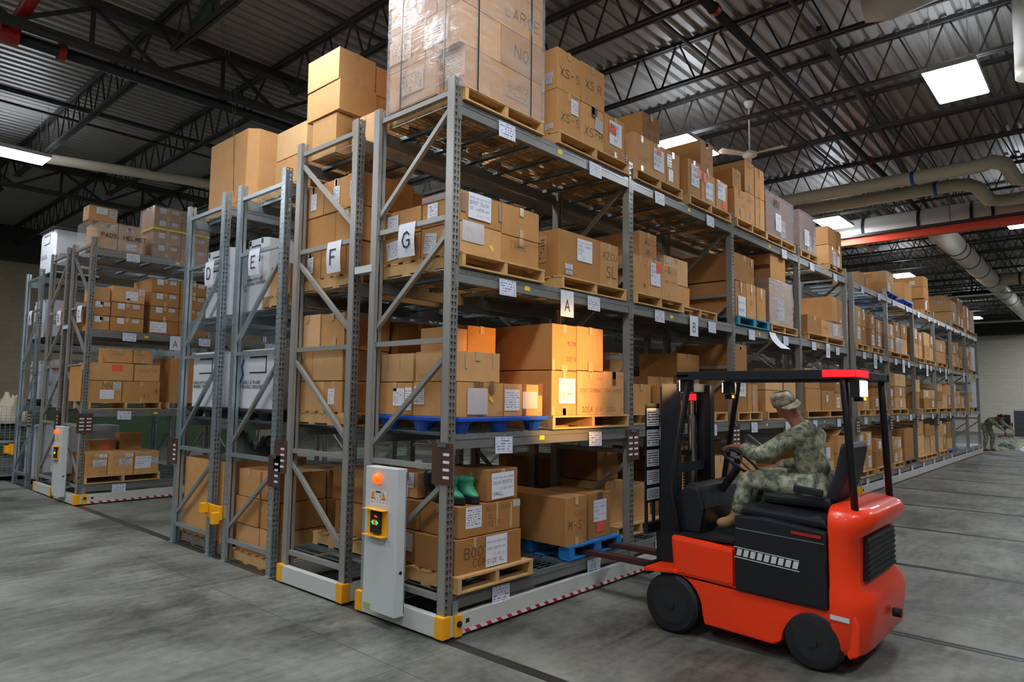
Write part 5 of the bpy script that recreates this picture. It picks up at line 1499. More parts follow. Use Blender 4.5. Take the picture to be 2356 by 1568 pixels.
container((.12, .85, 3.0, 3.42, 2.62, 3.40), 'tall white container behind letter sheet E')
container((.12, .9, 3.78, 4.42, 2.62, 3.40), 'tall white container behind letter sheet D')
load('beside the white container behind letter sheet E', [(.14, .7, 2.52, 2.92, 2.74, 3.06, 'brown carton')], ('wood', .08, .9, 2.46, 2.97, 2.612))
load('on the top shelf of the rack signed E', [
    (.3, .8, 2.58, 3.22, 3.98, 4.29, 'lower carton', (), FE), (.3, .8, 2.58, 3.2, 4.295, 4.62, 'upper carton', (), dict(mat='card3')), (.85, 1.5, 2.5, 3.3, 3.98, 4.5, 'inner carton', (), dict(mat='card2')),
], ('wood', .25, 1.5, 2.46, 3.4, 3.85))
# giant octagonal carton on the rack signed D
t = thing('giant_carton', 'giant plain bulk carton with angled corners on top of rack signed D', 'box', (.75, 4.3, 3.98), 'cartons in the racks')
c = .10
MB().prism([(.3 + c, 3.79), (1.2 - c, 3.79), (1.2, 3.79 + c), (1.2, 4.95 - c), (1.2 - c, 4.95), (.3 + c, 4.95), (.3, 4.95 - c), (.3, 3.79 + c)], 2, 3.98, 4.87).build('carton_body', 'card', t, bevel=.01)
m = MB(); m.face([(.55, 3.7885, 4.05), (.78, 3.7885, 4.05), (.78, 3.7885, 4.21), (.55, 3.7885, 4.21)], 0)
s = m.build('written_sheet', 'paper', t)
k = MB()
for i, ln in enumerate(('8415-01-588-6088', 'PARKA, XCW', '88 EA')):
    write(k, ln, (.56, 3.788, 4.17 - i * .05), (1, 0, 0), (0, 0, 1), (0, -1, 0), (.014, .02, .025)[i], .003)
k.build('handwriting', 'ink', s)
wood_pallet(.22, 1.3, 3.76, 4.74, 3.859, 'wooden pallet under the giant bulk carton on rack D')
load('on the floor under the rack signed E', [
    (.1, .64, 2.80 + .06, 3.34, .118, .39, 'bottom carton of the far column', (), FE), (.09, .62, 2.86, 3.36, .395, .67, 'middle carton of the far column', (), FE), (.1, .64, 2.88, 3.33, .675, .955, 'top carton of the far column', (), FE),
    (.1, .64, 2.50, 2.85, .118, .39, 'bottom carton of the near column', (), FE), (.1, .64, 2.50, 2.84, .395, .67, 'middle carton of the near column', (), FE), (.11, .64, 2.51, 2.86, .675, .96, 'top carton of the near column', (), FE),
    (.66, 1.2, 2.50, 3.2, .118, .39, 'bottom inner carton', [('bar', 'F', .2, .7, .14, .05)], dict(mat='card2')), (.66, 1.2, 2.50, 3.2, .395, .67, 'middle inner carton', [('bar', 'F', .5, .6, .1, .04)], dict(mat='card2')), (.66, 1.22, 2.50, 3.2, .675, .96, 'top inner carton', [('bar', 'F', .3, .8, .12, .05), ('bar', 'F', .85, .85, .08, .08)], dict(mat='card2')),
], ('wood', .05, 1.25, 2.46, 3.42, -.009))
def bulk(b, label, cloth, pal, wl, clabel):
    x0, x1, y0, y1, z0, z1 = b
    t = thing('bulk_carton', label, 'box', ((x0 + x1) / 2, (y0 + y1) / 2, z0), 'open bulk cartons')
    MB().box(x0, x0 + .012, y0, y1, z0, z1).box(x1 - .012, x1, y0, y1, z0, z1).box(x0 + .012, x1 - .012, y0, y0 + .012, z0, z1).box(x0 + .012, x1 - .012, y1 - .012, y1, z0, z1).box(x0 + .012, x1 - .012, y0 + .012, y1 - .012, z0, z0 + .01).build('carton_walls', 'card', t)
    cloth_heap((x0 + x1) / 2, (y0 + y1) / 2, z1 - .12, (x1 - x0) * .46, (y1 - y0) * .46, .36, cloth, clabel)
    if pal: wood_pallet(x0 - .05, x1 + .05, y0 - .04, y1 + .04, z0 - .119, wl, pal)
def cloth_heap(cx, cy, z, rx, ry, h, mat, label, cat='cloth', name='crumpled_cloth', seed=1, group='crumpled cloth'):
    rnd = random.Random(seed + int(cx * 100))
    n = 18
    ph = [rnd.uniform(0, 6.28) for _ in range(8)]
    m = MB(); vs = []
    for i in range(n + 1):
        for k in range(n + 1):
            u, v = -1 + 2 * i / n, -1 + 2 * k / n
            r = max(abs(u), abs(v)); q = math.hypot(u, v) or 1e-6
            uu, vv = u * (r / q if q else 1), v * (r / q if q else 1)
            f = max(0, 1 - r ** 3)
            w_ = .28 * math.sin(7 * u + ph[0] + 2 * math.sin(3 * v + ph[1])) + .22 * math.sin(9 * v + ph[2] + 2 * math.sin(4 * u + ph[3])) + .14 * math.sin(17 * u + 13 * v + ph[4])
            vs.append((cx + uu * rx * (1 + .05 * math.sin(9 * v + ph[5])), cy + vv * ry * (1 + .05 * math.sin(8 * u + ph[6])), z + h * f * (.75 + w_ * .8)))
    m.poly(vs, [(i * (n + 1) + k, (i + 1) * (n + 1) + k, (i + 1) * (n + 1) + k + 1, i * (n + 1) + k + 1) for i in range(n) for k in range(n)])
    vb = [(x, y, z - .004) for x, y, _ in vs]
    b0 = len(m.v)
    per = [k for k in range(n + 1)] + [i * (n + 1) + n for i in range(1, n + 1)] + [n * (n + 1) + k for k in range(n - 1, -1, -1)] + [i * (n + 1) for i in range(n - 1, 0, -1)]
    m.v += [(vs[p][0], vs[p][1], z - .004) for p in per]
    m.f.append(tuple(range(b0, b0 + len(per)))); m.mi.append(0); m.uv.append(None)
    for j in range(len(per)):
        j2 = (j + 1) % len(per)
        m.f.append((per[j], per[j2], b0 + j2, b0 + j)); m.mi.append(0); m.uv.append(None)
    return tag(m.build(name, mat, org=(cx, cy, z), smooth=True, fixn=True), label, cat, group)
bulk((.1, 1.1, 3.66, 4.66, .125, .99), 'open brown bulk carton on the floor under the rack signed D', 'greycloth', 'wood_dark', 'weathered pallet under the open bulk carton, rack signed D', 'grey green cloth heaped in the open bulk carton under rack D')
cloth_heap(14.4, .45, 1.13, .40, .40, .10, 'olive', 'dark green cloth on top of the huge carton past the gap')

# ---- rack signed C across the side aisle
jl = lambda: [('lab', 'F', .3, .75, .1, .09), ('bar', 'F', .75, .78, .1, .06)]
load('under film in the load marked PADS', [(-.0, .36, 8.30, 8.9, Z4 - .11, 4.44, 'near carton', [('bar', 'F', .3, .85, .1, .06), ('lab', 'F', .7, .85, .1, .08)], dict(mat='card3')), (.37, .71, 8.30, 8.9, Z4 - .11, 4.44, 'far carton', [('bar', 'F', .5, .85, .1, .06), ('lab', 'F', .6, .2, .16, .1)], dict(mat='card3'))])
wp = wrap((-.03, .73, 8.27, 8.94, Z4 - .12, 4.45), 'clear film around the low load marked PADS, rack signed C', 'film', amp=.01)
k = MB(); write(k, 'PADS, HELMET', (.12, 8.258, 4.2), (1, 0, 0), (0, 0, 1), (0, -1, 0), .062, .009); k.build('handwriting', 'ink', wp)
load('riding on the film wrapped load marked PADS', [(-.05, .36, 8.35, 8.65, 4.455, 4.69, 'single carton with white label', [('lab', 'F', .45, .7, .16, .1), ('bar', 'F', .85, .6, .1, .12)])])
t_w = 'inside the tall wrapped load with yellow strap'
bx = []
for i in range(4):
    for k, xx in enumerate((.90, 1.36)):
        bx.append((xx, xx + .45, 8.29, 8.87, 4.01 + i * .212, 4.01 + (i + 1) * .212, nm[i] + ' layer ' + ('near', 'far')[k] + ' carton', jl(), dict(mat='card2')))
load(t_w, bx)
wrap((.885, 1.825, 8.27, 8.89, 4.0, 4.87), 'clear film around the tall load with yellow strap, rack signed C', 'film', amp=.01)
tag(MB().box(.875, 1.835, 8.262, 8.265, 4.47, 4.50).box(.875, .878, 8.262, 8.895, 4.47, 4.50).box(1.832, 1.835, 8.262, 8.895, 4.47, 4.50).build('strapping_band', 'yellow_strap', org=(1.3, 8.26, 4.47)), 'yellow strap around the tall wrapped load on rack signed C', 'strapping')
load('of the labelled cartons, third shelf, rack signed C', [
    (-.0, .325, 8.3, 8.8, D3 + .01, 2.94, 'bottom first carton', jl(), dict(mat='card2')), (.0, .325, 8.3, 8.8, 2.945, 3.18, 'middle first carton', jl(), dict(mat='card2')),
    (.331, .829, 8.3, 8.8, D3 + .01, 2.94, 'bottom second carton', jl(), dict(mat='card2')), (.331, .829, 8.3, 8.8, 2.945, 3.18, 'middle second carton', jl(), dict(mat='card2')), (.335, .83, 8.3, 8.75, 3.185, 3.44, 'topmost carton', [('lab', 'F', .6, .45, .18, .14), ('bar', 'F', .9, .75, .08, .1)]),
    (.08, .33, 8.35, 8.8, 3.185, 3.40, 'small topmost side carton', (), dict(mat='card')),
])
bx = []
for i in range(4):
    for k, (xa, xb) in enumerate(((.92, 1.383), (1.39, 1.863))):
        bx.append((xa, xb, 8.3, 9.1, D3 + .01 + i * .235, D3 + .007 + (i + 1) * .235, nm[i] + ' ' + ('near', 'far')[k] + ' carton', jl() if i or k else [('sheet', 'F', .3, .5, .26, .17, ['8470-01-529', 'HELMET, ACH', 'MEDIUM'])], dict(mat='card2')))
load('of the tall helmet stack, rack signed C', bx)
load('of the jacket pallet, second shelf, rack signed C', [
    (.340, .732, 8.4, 8.8, 2.21, 2.44, 'small top near carton', [F_('8415-01', .2, .7, .03), F_('JACKET', .2, .5, .035)]), (.736, 1.03, 8.4, 8.8, 2.21, 2.43, 'small top far carton', [F_('JACKET', .1, .6, .03)]),
    (.074, .723, 8.3, 8.85, 1.92, 2.20, 'long middle carton with orange note', [('tag', 'F', .62, .72, .16, .1)]), (.732, 1.129, 8.3, 8.85, 1.92, 2.19, 'middle far carton', [F_('SHIRT CW', .15, .55, .04)]),
    (.07, .565, 8.3, 8.9, Z2, 1.915, 'bottom near carton marked MN', [F_('MN', .4, .65, .08), ('sheet', 'F', .55, .35, .2, .14, ['8415-01-546', 'JACKET C/W', 'FLEECE XSM-R']), ('bar', 'F', .85, .75, .1, .12)]), (.568, 1.147, 8.3, 8.9, Z2, 1.915, 'bottom far carton with circled nine', [F_('9', .83, .35, .13), F_('XS', .55, .2, .06)]),
    (-.02, .066, 8.3, 8.9, Z2, 2.15, 'thin upright carton'),
], ('wood', .02, 1.17, 8.27, 9.0, D2))
load('of the round bulk load, second shelf, rack signed C', [(1.3, 2.2, 8.33, 9.1, Z2, 2.33, 'big bulk carton', (), dict(mat='card2', tape=False))], ('wood', 1.27, 2.25, 8.3, 9.15, D2))
ft = lambda a: [F_('SHIRT', .2, .72, .045), F_('FLEECE', .2, .45, .035), F_('SS', .65, .12, .035), ('bar', 'F', .68, .55, .18, .1), ('lab', 'F', .8, .86, .12, .05)] + a
load('of the shirt row, bottom shelf, rack signed C', [
    (.05, .408, 8.27, 8.85, Z1, .785, 'near carton', ft([])), (.411, .797, 8.27, 8.85, Z1, .78, 'middle carton', ft([])), (.80, 1.18, 8.27, 8.85, Z1, .778, 'far carton with white sheet', [('sheet', 'F', .35, .5, .24, .19, ['8415-01-538', 'JACKET FLEECE C/W', 'GREEN', 'S-S']), ('bar', 'F', .8, .55, .12, .1)]),
], ('wood', .02, 1.2, 8.24, 8.95, D1))
load('at the dim back of the bottom shelf, rack signed C', [
    (.35, .75, 8.98, 9.22, .318, .95, 'tall carton', [('tag', 'F', .6, .8, .1, .08)], dict(mat='card2')), (.8, 1.15, 8.98, 9.22, .318, 1.05, 'marked carton', [F_('GENTEX', .2, .8, .04)], dict(mat='card2')),
])
# ---- racks signed B and A
load('on the third shelf of the rack signed B', [(.1, .5, 9.7, 10.2, D3 + .01, 3.2, 'brown carton with printed labels', jl(), dict(mat='card'))])
wrap((.1, .7, 9.75, 10.35, D2 + .05, 2.3), 'pale film bundle with orange strap on rack signed B', 'film_thick', amp=.012)
load('inside the pale film bundle on rack signed B', [(.12, .68, 9.77, 10.33, D2 + .01, 2.28, 'white carton', (), dict(mat='white_card'))])
tag(MB().box(.092, .095, 9.74, 10.36, 2.12, 2.19).box(.092, .71, 9.738, 9.741, 2.12, 2.19).build('strapping_band', 'orange_strap', org=(.4, 10, 2.1)), 'bright orange band around the pale film bundle on rack B', 'strapping')
container((.15, 1.0, 9.6, 10.3, .35, 1.15), 'white bulk container with papers on the bottom of rack B', text=False)
container((.2, 1.0, 11.2, 12.1, 3.975, 4.80), 'white container with dark lid on top of rack A', lid=True)
plastic_pallet(.18, 1.0, 11.18, 12.08, 3.855, 'black plastic pallet under the lidded container on rack A', 'blackp')
container((.15, 1.0, 11.2, 12.05, 2.74, 3.45), 'white container on the third shelf of rack A')
plastic_pallet(.14, 1.0, 11.18, 12.08, 2.61, 'black plastic pallet on the third shelf of rack A', 'blackp')
container((.15, 1.0, 11.2, 12.05, 1.585, 2.3), 'white container with orange sticker on the second shelf of rack A')
plastic_pallet(.14, 1.0, 11.18, 12.08, 1.46, 'black plastic pallet on the second shelf of rack A', 'blackp')
container((.15, 1.0, 11.2, 12.0, .125, 1.1), 'white tall container on the floor under rack A')
plastic_pallet(.14, 1.0, 11.18, 12.02, .001, 'black plastic pallet on the floor under rack A', 'blackp')
for i, (z0, h) in enumerate(((D3 + .13, .8), (D2 + .13, .85))):
    container((24.1, 24.95, .05, .85, z0, z0 + h), 'white tall container in the last bay, %s shelf' % ('third', 'second')[i], text=False)
    plastic_pallet(24.05, 25.0, .03, .9, z0 - .12, 'black plastic pallet in the last bay, %s shelf' % ('third', 'second')[i], 'blackp')
# ------------------------------------------------------------------ duck boots on the near pallet
def duck_boot(x, y, z, ang, label, upper='green', hgt=.17, K=1.25):
    t = thing('duck_boot', label, 'boot', (x, y, z), 'duck boots')
    d = Vector((math.cos(ang), math.sin(ang), 0)); s = Vector((-d.y, d.x, 0)); o = Vector((x, y, z))
    Z = Vector((0, 0, 1))
    m = MB()
    m.loft([(o + Z * zz, a * K, b * K, d, s) for zz, a, b in ((0, .125, .045), (.012, .13, .05), (.05, .128, .05), (.055, .122, .046))], n=20)
    m.build('rubber_sole', 'black', t, smooth=False)
    m = MB()
    m.loft([(o + Z * .05, .12 * K, .045 * K, d, s), (o + Z * .075 - d * .01, .11 * K, .05 * K, d, s), (o + Z * .10 - d * .035, .085 * K, .055 * K, d, s), (o + Z * .13 - d * .05, .075 * K, .06 * K, d, s),
            (o + Z * hgt - d * .04, .08 * K, .062 * K, d, s), (o + Z * (hgt + .03) - d * .02, .07 * K, .05 * K, d, s), (o + Z * (hgt + .04), .04, .03, d, s)], n=18)
    m.build('boot_shaft', upper, t, smooth=True)
    m = MB()
    for k in range(4):
        c = o + Z * (.075 + .02 * k) + d * (.06 - .02 * k)
        m.path([c - s * .03 + Z * .012, c + Z * .022, c + s * .03 + Z * .012], .003, 6)
    m.build('boot_lace', 'black', t)
duck_boot(.37, .17, .922, -1.75, 'green duck boot on the middle carton, in front', hgt=.16)
duck_boot(.23, .21, .922, -1.55, 'green duck boot behind the near rack post', hgt=.17)
duck_boot(.27, .42, .922, -1.9, 'dark shafted duck boot lying farther back on the carton', 'navy', .2)

# ------------------------------------------------------------------ wire cages beyond the rack signed A
def cage(x0, x1, y0, y1, z0, z1, label, wheels=False):
    t = thing('wire_cage', label, 'cage', ((x0 + x1) / 2, (y0 + y1) / 2, z0), 'stacked wire cages')
    def grid(P, U, V, nu, nv, nmx):
        m = MB(); P, U, V = Vector(P), Vector(U), Vector(V)
        for i in range(nu + 1):
            m.bar(P + U * i / nu, P + U * i / nu + V, .006, .006)
        for j in range(nv + 1):
            m.bar(P + V * j / nv, P + V * j / nv + U, .006, .006)
        m.build(nmx, 'galv', t)
    z0 += .12 if wheels else .04
    grid((x0, y1, z0), (0, y0 - y1, 0), (0, 0, z1 - z0), 14, 12, 'wire_panel')
    grid((x0, y0, z0), (x1 - x0, 0, 0), (0, 0, z1 - z0), 14, 12, 'wire_panel')
    grid((x1, y0, z0), (0, y1 - y0, 0), (0, 0, z1 - z0), 10, 8, 'wire_panel')
    f = MB()
    for x in (x0, x1):
        for y in (y0, y1):
            f.box(x - .018, x + .018, y - .018, y + .018, z0 - .03, z1 + .02)
    f.box(x0, x1, y0 - .015, y0 + .015, z0 - .04, z0).box(x0, x1, y1 - .015, y1 + .015, z0 - .04, z0).box(x0 - .015, x0 + .015, y0, y1, z0 - .04, z0).box(x1 - .015, x1 + .015, y0, y1, z0 - .04, z0).box(x0, x1, y0, y1, z0 - .012, z0)
    f.build('cage_frame', 'galv', t)
    c = MB()
    for k in range(2):
        zz = z0 + (z1 - z0) * (.35 + .5 * k)
        for yy in (y0 + .25, y1 - .3):
            c.path([(x0 - .012, yy, zz + .04), (x0 - .012, yy + .09, zz + .04), (x0 - .012, yy + .06, zz - .03), (x0 - .012, yy + .03, zz - .03), (x0 - .012, yy, zz + .04)], .006, 6)
    c.build('latch_hook', 'galv', t)
    if wheels:
        for x in (x0 + .08, x1 - .08):
            for y in (y0 + .08, y1 - .08):
                w_ = MB().path([(x - .02, y, .06), (x + .02, y, .06)], .06, 18).build('caster_wheel', 'black', t)
                MB().box(x - .032, x - .024, y - .02, y + .02, .05, z0 - .035).box(x + .024, x + .032, y - .02, y + .02, .05, z0 - .035).box(x - .032, x + .032, y - .03, y + .03, z0 - .05, z0 - .035).build('caster_fork', 'galv', w_)
    return t
cage(-.55, .55, 12.5, 13.9, .0, .72, 'lower wire mesh cage on casters beyond the last rack', True)
cage(-.55, .55, 12.5, 13.9, .73, 1.42, 'upper wire mesh cage stacked on the one with casters')
cloth_heap(0, 13.2, 1.10, .5, .62, .52, 'canvas', 'pale canvas bundles piled in the upper wire cage')
cloth_heap(0, 13.2, .92, .48, .6, .2, 'greycloth', 'grey cloth filling the bottom of the upper wire cage')
cage(.8, 1.9, 12.6, 13.9, .0, .72, 'wire mesh cage on casters behind the rack signed A', True)
t = thing('storage_cabinet', 'dark green cabinets along the far block wall', 'cabinet', (-.5, 20, 0))
MB().box(-6, 9, 20, 20.8, 0, 1.3).build('cabinet_body', 'greenp', t)
MB().box(-6, 9, 19.98, 20.82, 1.3, 1.36).build('cabinet_top', 'greenp', t)

# ------------------------------------------------------------------ fork truck
XL, XR = 1.29, 2.39
XC = (XL + XR) / 2
fk = thing('forklift', 'orange red electric forklift with black side panels lifting the blue pallet', 'forklift', (XC, -1.6, 0))
def P_(name, m, mats, **k):
    return m.build(name, mats, fk, **k)
# lower chassis with wheel arches
def arch(cy, cz, r, a0, a1, n=10):
    return [(cy + r * math.cos(a0 + (a1 - a0) * i / n), cz + r * math.sin(a0 + (a1 - a0) * i / n)) for i in range(n + 1)]
low = [(-1.16, .437), (-1.58, .425), (-2.2, .405), (-2.36, .39), (-2.385, .33), (-2.37, .15), (-2.32, .12)]
low += arch(-2.10, .135, .205, PI, 0, 10)
low += [(-1.84, .10), (-1.34, .12)]
low += arch(-1.08, .20, .245, PI, .62 * PI, 6)
P_('chassis', MB().prism([(a, b) for a, b in low], 0, XL + .02, XR - .02), 'fork', bevel=.012, fixn=True)
P_('front_mudguard', MB().prism([(-.86, .42), (-.86, .45), (-1.12, .475), (-1.14, .445)], 0, XL - .01, XL + .24), 'fork', bevel=.006, fixn=True)
P_('front_mudguard', MB().prism([(-.86, .42), (-.86, .45), (-1.12, .475), (-1.14, .445)], 0, XR - .24, XR + .01), 'fork', bevel=.006, fixn=True)
P_('front_cowl', MB().prism([(-1.10, .43), (-1.08, .72), (-1.57, .69), (-1.57, .42)], 0, XL + .01, XR - .01), 'fork', bevel=.03, fixn=True)
P_('floor_plate', MB().box(XL + .05, XR - .05, -1.56, -1.06, .715, .735), 'navy')
bp_ = P_('battery_panel', MB().prism([(-1.585, .41), (-1.585, .925), (-1.8, .935), (-2.2, .89), (-2.2, .395)], 0, XL, XR), 'navy', bevel=.015, fixn=True)
m = MB()
m.bar((XL - .002, -1.60, .84), (XL - .002, -2.19, .815), .004, .006)
m.build('panel_trim', 'chrome', bp_)
k = MB()
for i in range(9):
    y_ = -1.60 - i * .048
    k.face([(XL - .0035, y_, .655 - i * .003), (XL - .0035, y_ - .034, .653 - i * .003), (XL - .0035, y_ - .045, .70 - i * .003), (XL - .0035, y_ - .011, .702 - i * .003)])
k.bar((XL - .0035, -1.585, .712), (XL - .0035, -2.03, .684), .002, .005).bar((XL - .0035, -1.585, .643), (XL - .0035, -2.03, .615), .002, .005)
k.build('panel_decal', 'panel', bp_)
k = MB()
k.bar((XL - .0035, -1.98, .865), (XL - .0035, -2.17, .855), .002, .02)
k.build('red_decal', 'red', bp_)
P_('hood', MB().prism([(-1.6, .93), (-1.62, .99), (-2.18, .96), (-2.2, .90)], 0, XL + .06, XR - .06), 'navy', bevel=.02, fixn=True)
# counterweight: rounded block with recessed dark grille
cw = MB()
def cwring(z, y0, y1, xi, rr):
    pts = []
    n = 5
    a, b = XL + xi, XR - xi
    for cx, cy, a0 in ((b - rr, y1 + rr, 1.5 * PI), (b - .02, y0 - .02, 0), (a + .02, y0 - .02, .5 * PI), (a + rr, y1 + rr, PI)):
        r = rr if cy == y1 + rr else .02
        for i in range(n + 1):
            t_ = a0 + .5 * PI * i / n
            pts.append((cx + r * math.cos(t_), cy + r * math.sin(t_), z))
    return pts
rings = [cwring(z, -2.205, y1, xi, rr) for z, y1, xi, rr in ((.14, -2.38, .03, .12), (.18, -2.42, .01, .15), (.42, -2.45, .0, .18), (.50, -2.43, .0, .17), (.56, -2.36, .01, .12), (.86, -2.37, .01, .12), (.92, -2.44, .0, .20), (.99, -2.47, .01, .22), (1.035, -2.44, .04, .2), (1.055, -2.36, .10, .14))]
nn = len(rings[0])
cw.poly([p for r in rings for p in r], [(i * nn + k, i * nn + (k + 1) % nn, (i + 1) * nn + (k + 1) % nn, (i + 1) * nn + k) for i in range(len(rings) - 1) for k in range(nn)] + [tuple(range(nn))[::-1], tuple((len(rings) - 1) * nn + k for k in range(nn))])
cwo = P_('counterweight', cw, 'fork', fixn=True, smooth=True)
gr = MB().box(XL + .2, XR - .2, -2.395, -2.35, .575, .85)
go = gr.build('rear_grille', 'navy', cwo, bevel=.01)
m = MB()
for i in range(7):
    m.box(XC - .34, XC + .34, -2.402, -2.394, .59 + i * .036, .605 + i * .036)
m.build('grille_bars', 'black', go)
MB().path([(XC, -2.45, .33), (XC, -2.50, .33)], .03, 12).build('tow_pin', 'black', cwo)
k = MB()
k.bar((XL - .0035, -2.215, .37), (XL - .0035, -2.33, .365), .002, .03)
k.build('pale_decal', 'panel', cwo)
# wheels
def wheel(x0, x1, y, r, name='wheel'):
    m = MB()
    n = 32
    prof = ((x0, r * .62), (x0 + .006, r * .9), (x0 + .03, r), (x1 - .03, r), (x1 - .006, r * .9), (x1, r * .62))
    m.loft([((x, y, r), q, q, (0, 1, 0), (0, 0, 1)) for x, q in prof], n=n)
    w_ = P_(name, m, 'tyre', smooth=False)
    side = x0 if x0 < XC else x1
    sg = -1 if x0 < XC else 1
    h = MB().loft([((side + sg * .001, y, r), r * .6, r * .6, (0, 1, 0), (0, 0, 1)), ((side + sg * -.03, y, r), r * .5, r * .5, (0, 1, 0), (0, 0, 1)), ((side + sg * -.032, y, r), r * .2, r * .2, (0, 1, 0), (0, 0, 1)), ((side + sg * .012, y, r), r * .17, r * .17, (0, 1, 0), (0, 0, 1))], n=24)
    h.build('wheel_hub', 'dark', w_, fixn=True)
    b = MB()
    for i in range(6):
        a = PI * i / 3
        c = (side, y + r * .36 * math.cos(a), r + r * .36 * math.sin(a))
        b.path([(side - sg * .03, c[1], c[2]), (side - sg * .015, c[1], c[2])], .012, 6)
    b.build('wheel_bolt', 'chrome', w_)
wheel(XL - .005, XL + .19, -1.08, .215)
wheel(XR - .19, XR + .005, -1.08, .215)
wheel(XL + .0, XL + .16, -2.10, .185)
wheel(XR - .16, XR - .0, -2.10, .185)
# mast, carriage and forks
for x in (XC - .33, XC + .27):
    m = MB()
    m.box(x - .01, x + .07, -1.03, -.90, .1, 1.86)
    P_('outer_mast', m, 'navy', bevel=.004)
for x in (XC - .26, XC + .21):
    m = MB()
    m.box(x, x + .05, -.90, -.84, .12, 1.84)
    P_('inner_mast', m, 'dark', bevel=.003)
for z in (.2, 1.15, 1.80):
    P_('mast_crossbar', MB().box(XC - .33, XC + .33, -.99, -.95, z, z + .07), 'navy')
for x in (XC - .13, XC + .13):
    m = MB()
    m.path([(x, -.93, .15), (x, -.93, 1.6)], .025, 12)
    m.path([(x, -.93, 1.6), (x, -.93, 1.8)], .015, 10)
    P_('lift_cylinder', m, 'chrome')
m = MB()
for x in (XC - .06, XC + .06):
    for i in range(60):
        m.box(x - .012, x + .012, -.892, -.882, .35 + i * .024, .365 + i * .024)
P_('lift_chain', m, 'dark')
m = MB().box(XC - .46, XC + .46, -.84, -.80, .68, .76).box(XC - .46, XC + .46, -.84, -.80, .37, .45).box(XC - .26, XC - .2, -.84, -.80, .45, .68).box(XC + .2, XC + .26, -.84, -.80, .45, .68)
P_('fork_carriage', m, 'navy', bevel=.004)
m = MB()
for i in range(9):
    x = XC - .45 + .9 * i / 8
    m.box(x - .01, x + .01, -.83, -.81, .76, 1.28)
m.box(XC - .46, XC + .46, -.83, -.81, 1.26, 1.30)
P_('load_backrest', m, 'navy')
for x in (1.70, 2.12):
    P_('fork', MB().prism([(-.80, .33), (-.80, .80), (-.765, .80), (-.765, .375), (-.1, .372), (.22, .352), (.22, .338), (-.1, .335)], 0, x, x + .10), 'rust', bevel=.003, fixn=True)
# papers seen taped on the mast guard
mg = P_('mast_guard_plate', MB().box(1.35, 1.57, -.842, -.838, .92, 1.70), 'navy')
for z0, z1 in ((1.52, 1.66), (1.36, 1.49), (1.20, 1.33), (1.06, 1.17), (.94, 1.03)):
    m = MB(); m.face([(1.365, -.8435, z0), (1.555, -.8435, z0), (1.555, -.8435, z1), (1.365, -.8435, z1)], 0, [(0, 0), (1, 0), (1, 1), (0, 1)])
    m.build('notice_sheet', 'notice', mg)
# overhead guard
for x in (XL + .08, XR - .08):
    m = MB()
    m.path([(x, -1.12, .72), (x, -1.05, 1.05), (x + (.02 if x < XC else -.02), -1.20, 1.90), (x + (.02 if x < XC else -.02), -1.26, 1.925), (x + (.02 if x < XC else -.02), -2.26, 1.925), (x, -2.31, 1.90), (x + (.03 if x < XC else -.03), -2.35, 1.03)], .024, 10)
    P_('guard_leg', m, 'navy', smooth=True)
m = MB()
m.box(XL + .07, XR - .07, -1.26, -1.20, 1.89, 1.94).box(XL + .07, XR - .07, -2.36, -2.30, 1.89, 1.94).box(XL + .05, XL + .11, -2.36, -1.12, 1.885, 1.945).box(XR - .11, XR - .05, -2.36, -1.12, 1.885, 1.945)
for i in range(8):
    x = XL + .17 + i * (XR - XL - .34) / 7
    m.box(x - .012, x + .012, -2.32, -1.22, 1.915, 1.94)
m.box(XL + .05, XR - .05, -1.22, -1.10, 1.905, 1.925)
P_('overhead_guard', m, 'navy', bevel=.003)
# lamps
def lamp(x, y, z, s, fw, label_mat, w_=.09, h=.07):
    b = P_('lamp_housing', MB().box(x - w_ / 2 - .008, x + w_ / 2 + .008, y - .03, y + .03, z - h / 2 - .008, z + h / 2 + .008), 'navy', bevel=.004)
    yy = y + fw * .031
    MB().box(x - w_ / 2, x + w_ / 2, min(yy, yy + fw * .006), max(yy, yy + fw * .006), z - h / 2, z + h / 2).build('lamp_lens', label_mat, b)
    return b
lamp(XL + .13, -2.385, 1.82, 1, -1, 'head', .15, .10)
lamp(XR - .10, -1.13, 1.84, 1, -1, 'head', .14, .09)
lamp(XL + .15, -2.385, 1.755, 1, -1, 'amber', .03, .02)
lamp(XR - .10, -1.13, 1.765, 1, -1, 'amber', .08, .025)
lamp(XL + .22, -1.13, 1.755, 1, -1, 'tail', .11, .05)
tl = P_('tail_lamp_bar', MB().box(XL + .02, XL + .30, -2.40, -2.35, 1.89, 1.945), 'navy')
MB().box(XL + .02, XL + .30, -2.406, -2.4005, 1.895, 1.94).box(XL + .012, XL + .0195, -2.40, -2.2, 1.895, 1.94).build('red_lens', 'tail', tl)
lamp(XL + .14, -1.16, 1.84, 1, 1, 'head', .1, .08)
lamp(XR - .2, -1.16, 1.84, 1, 1, 'head', .1, .08)
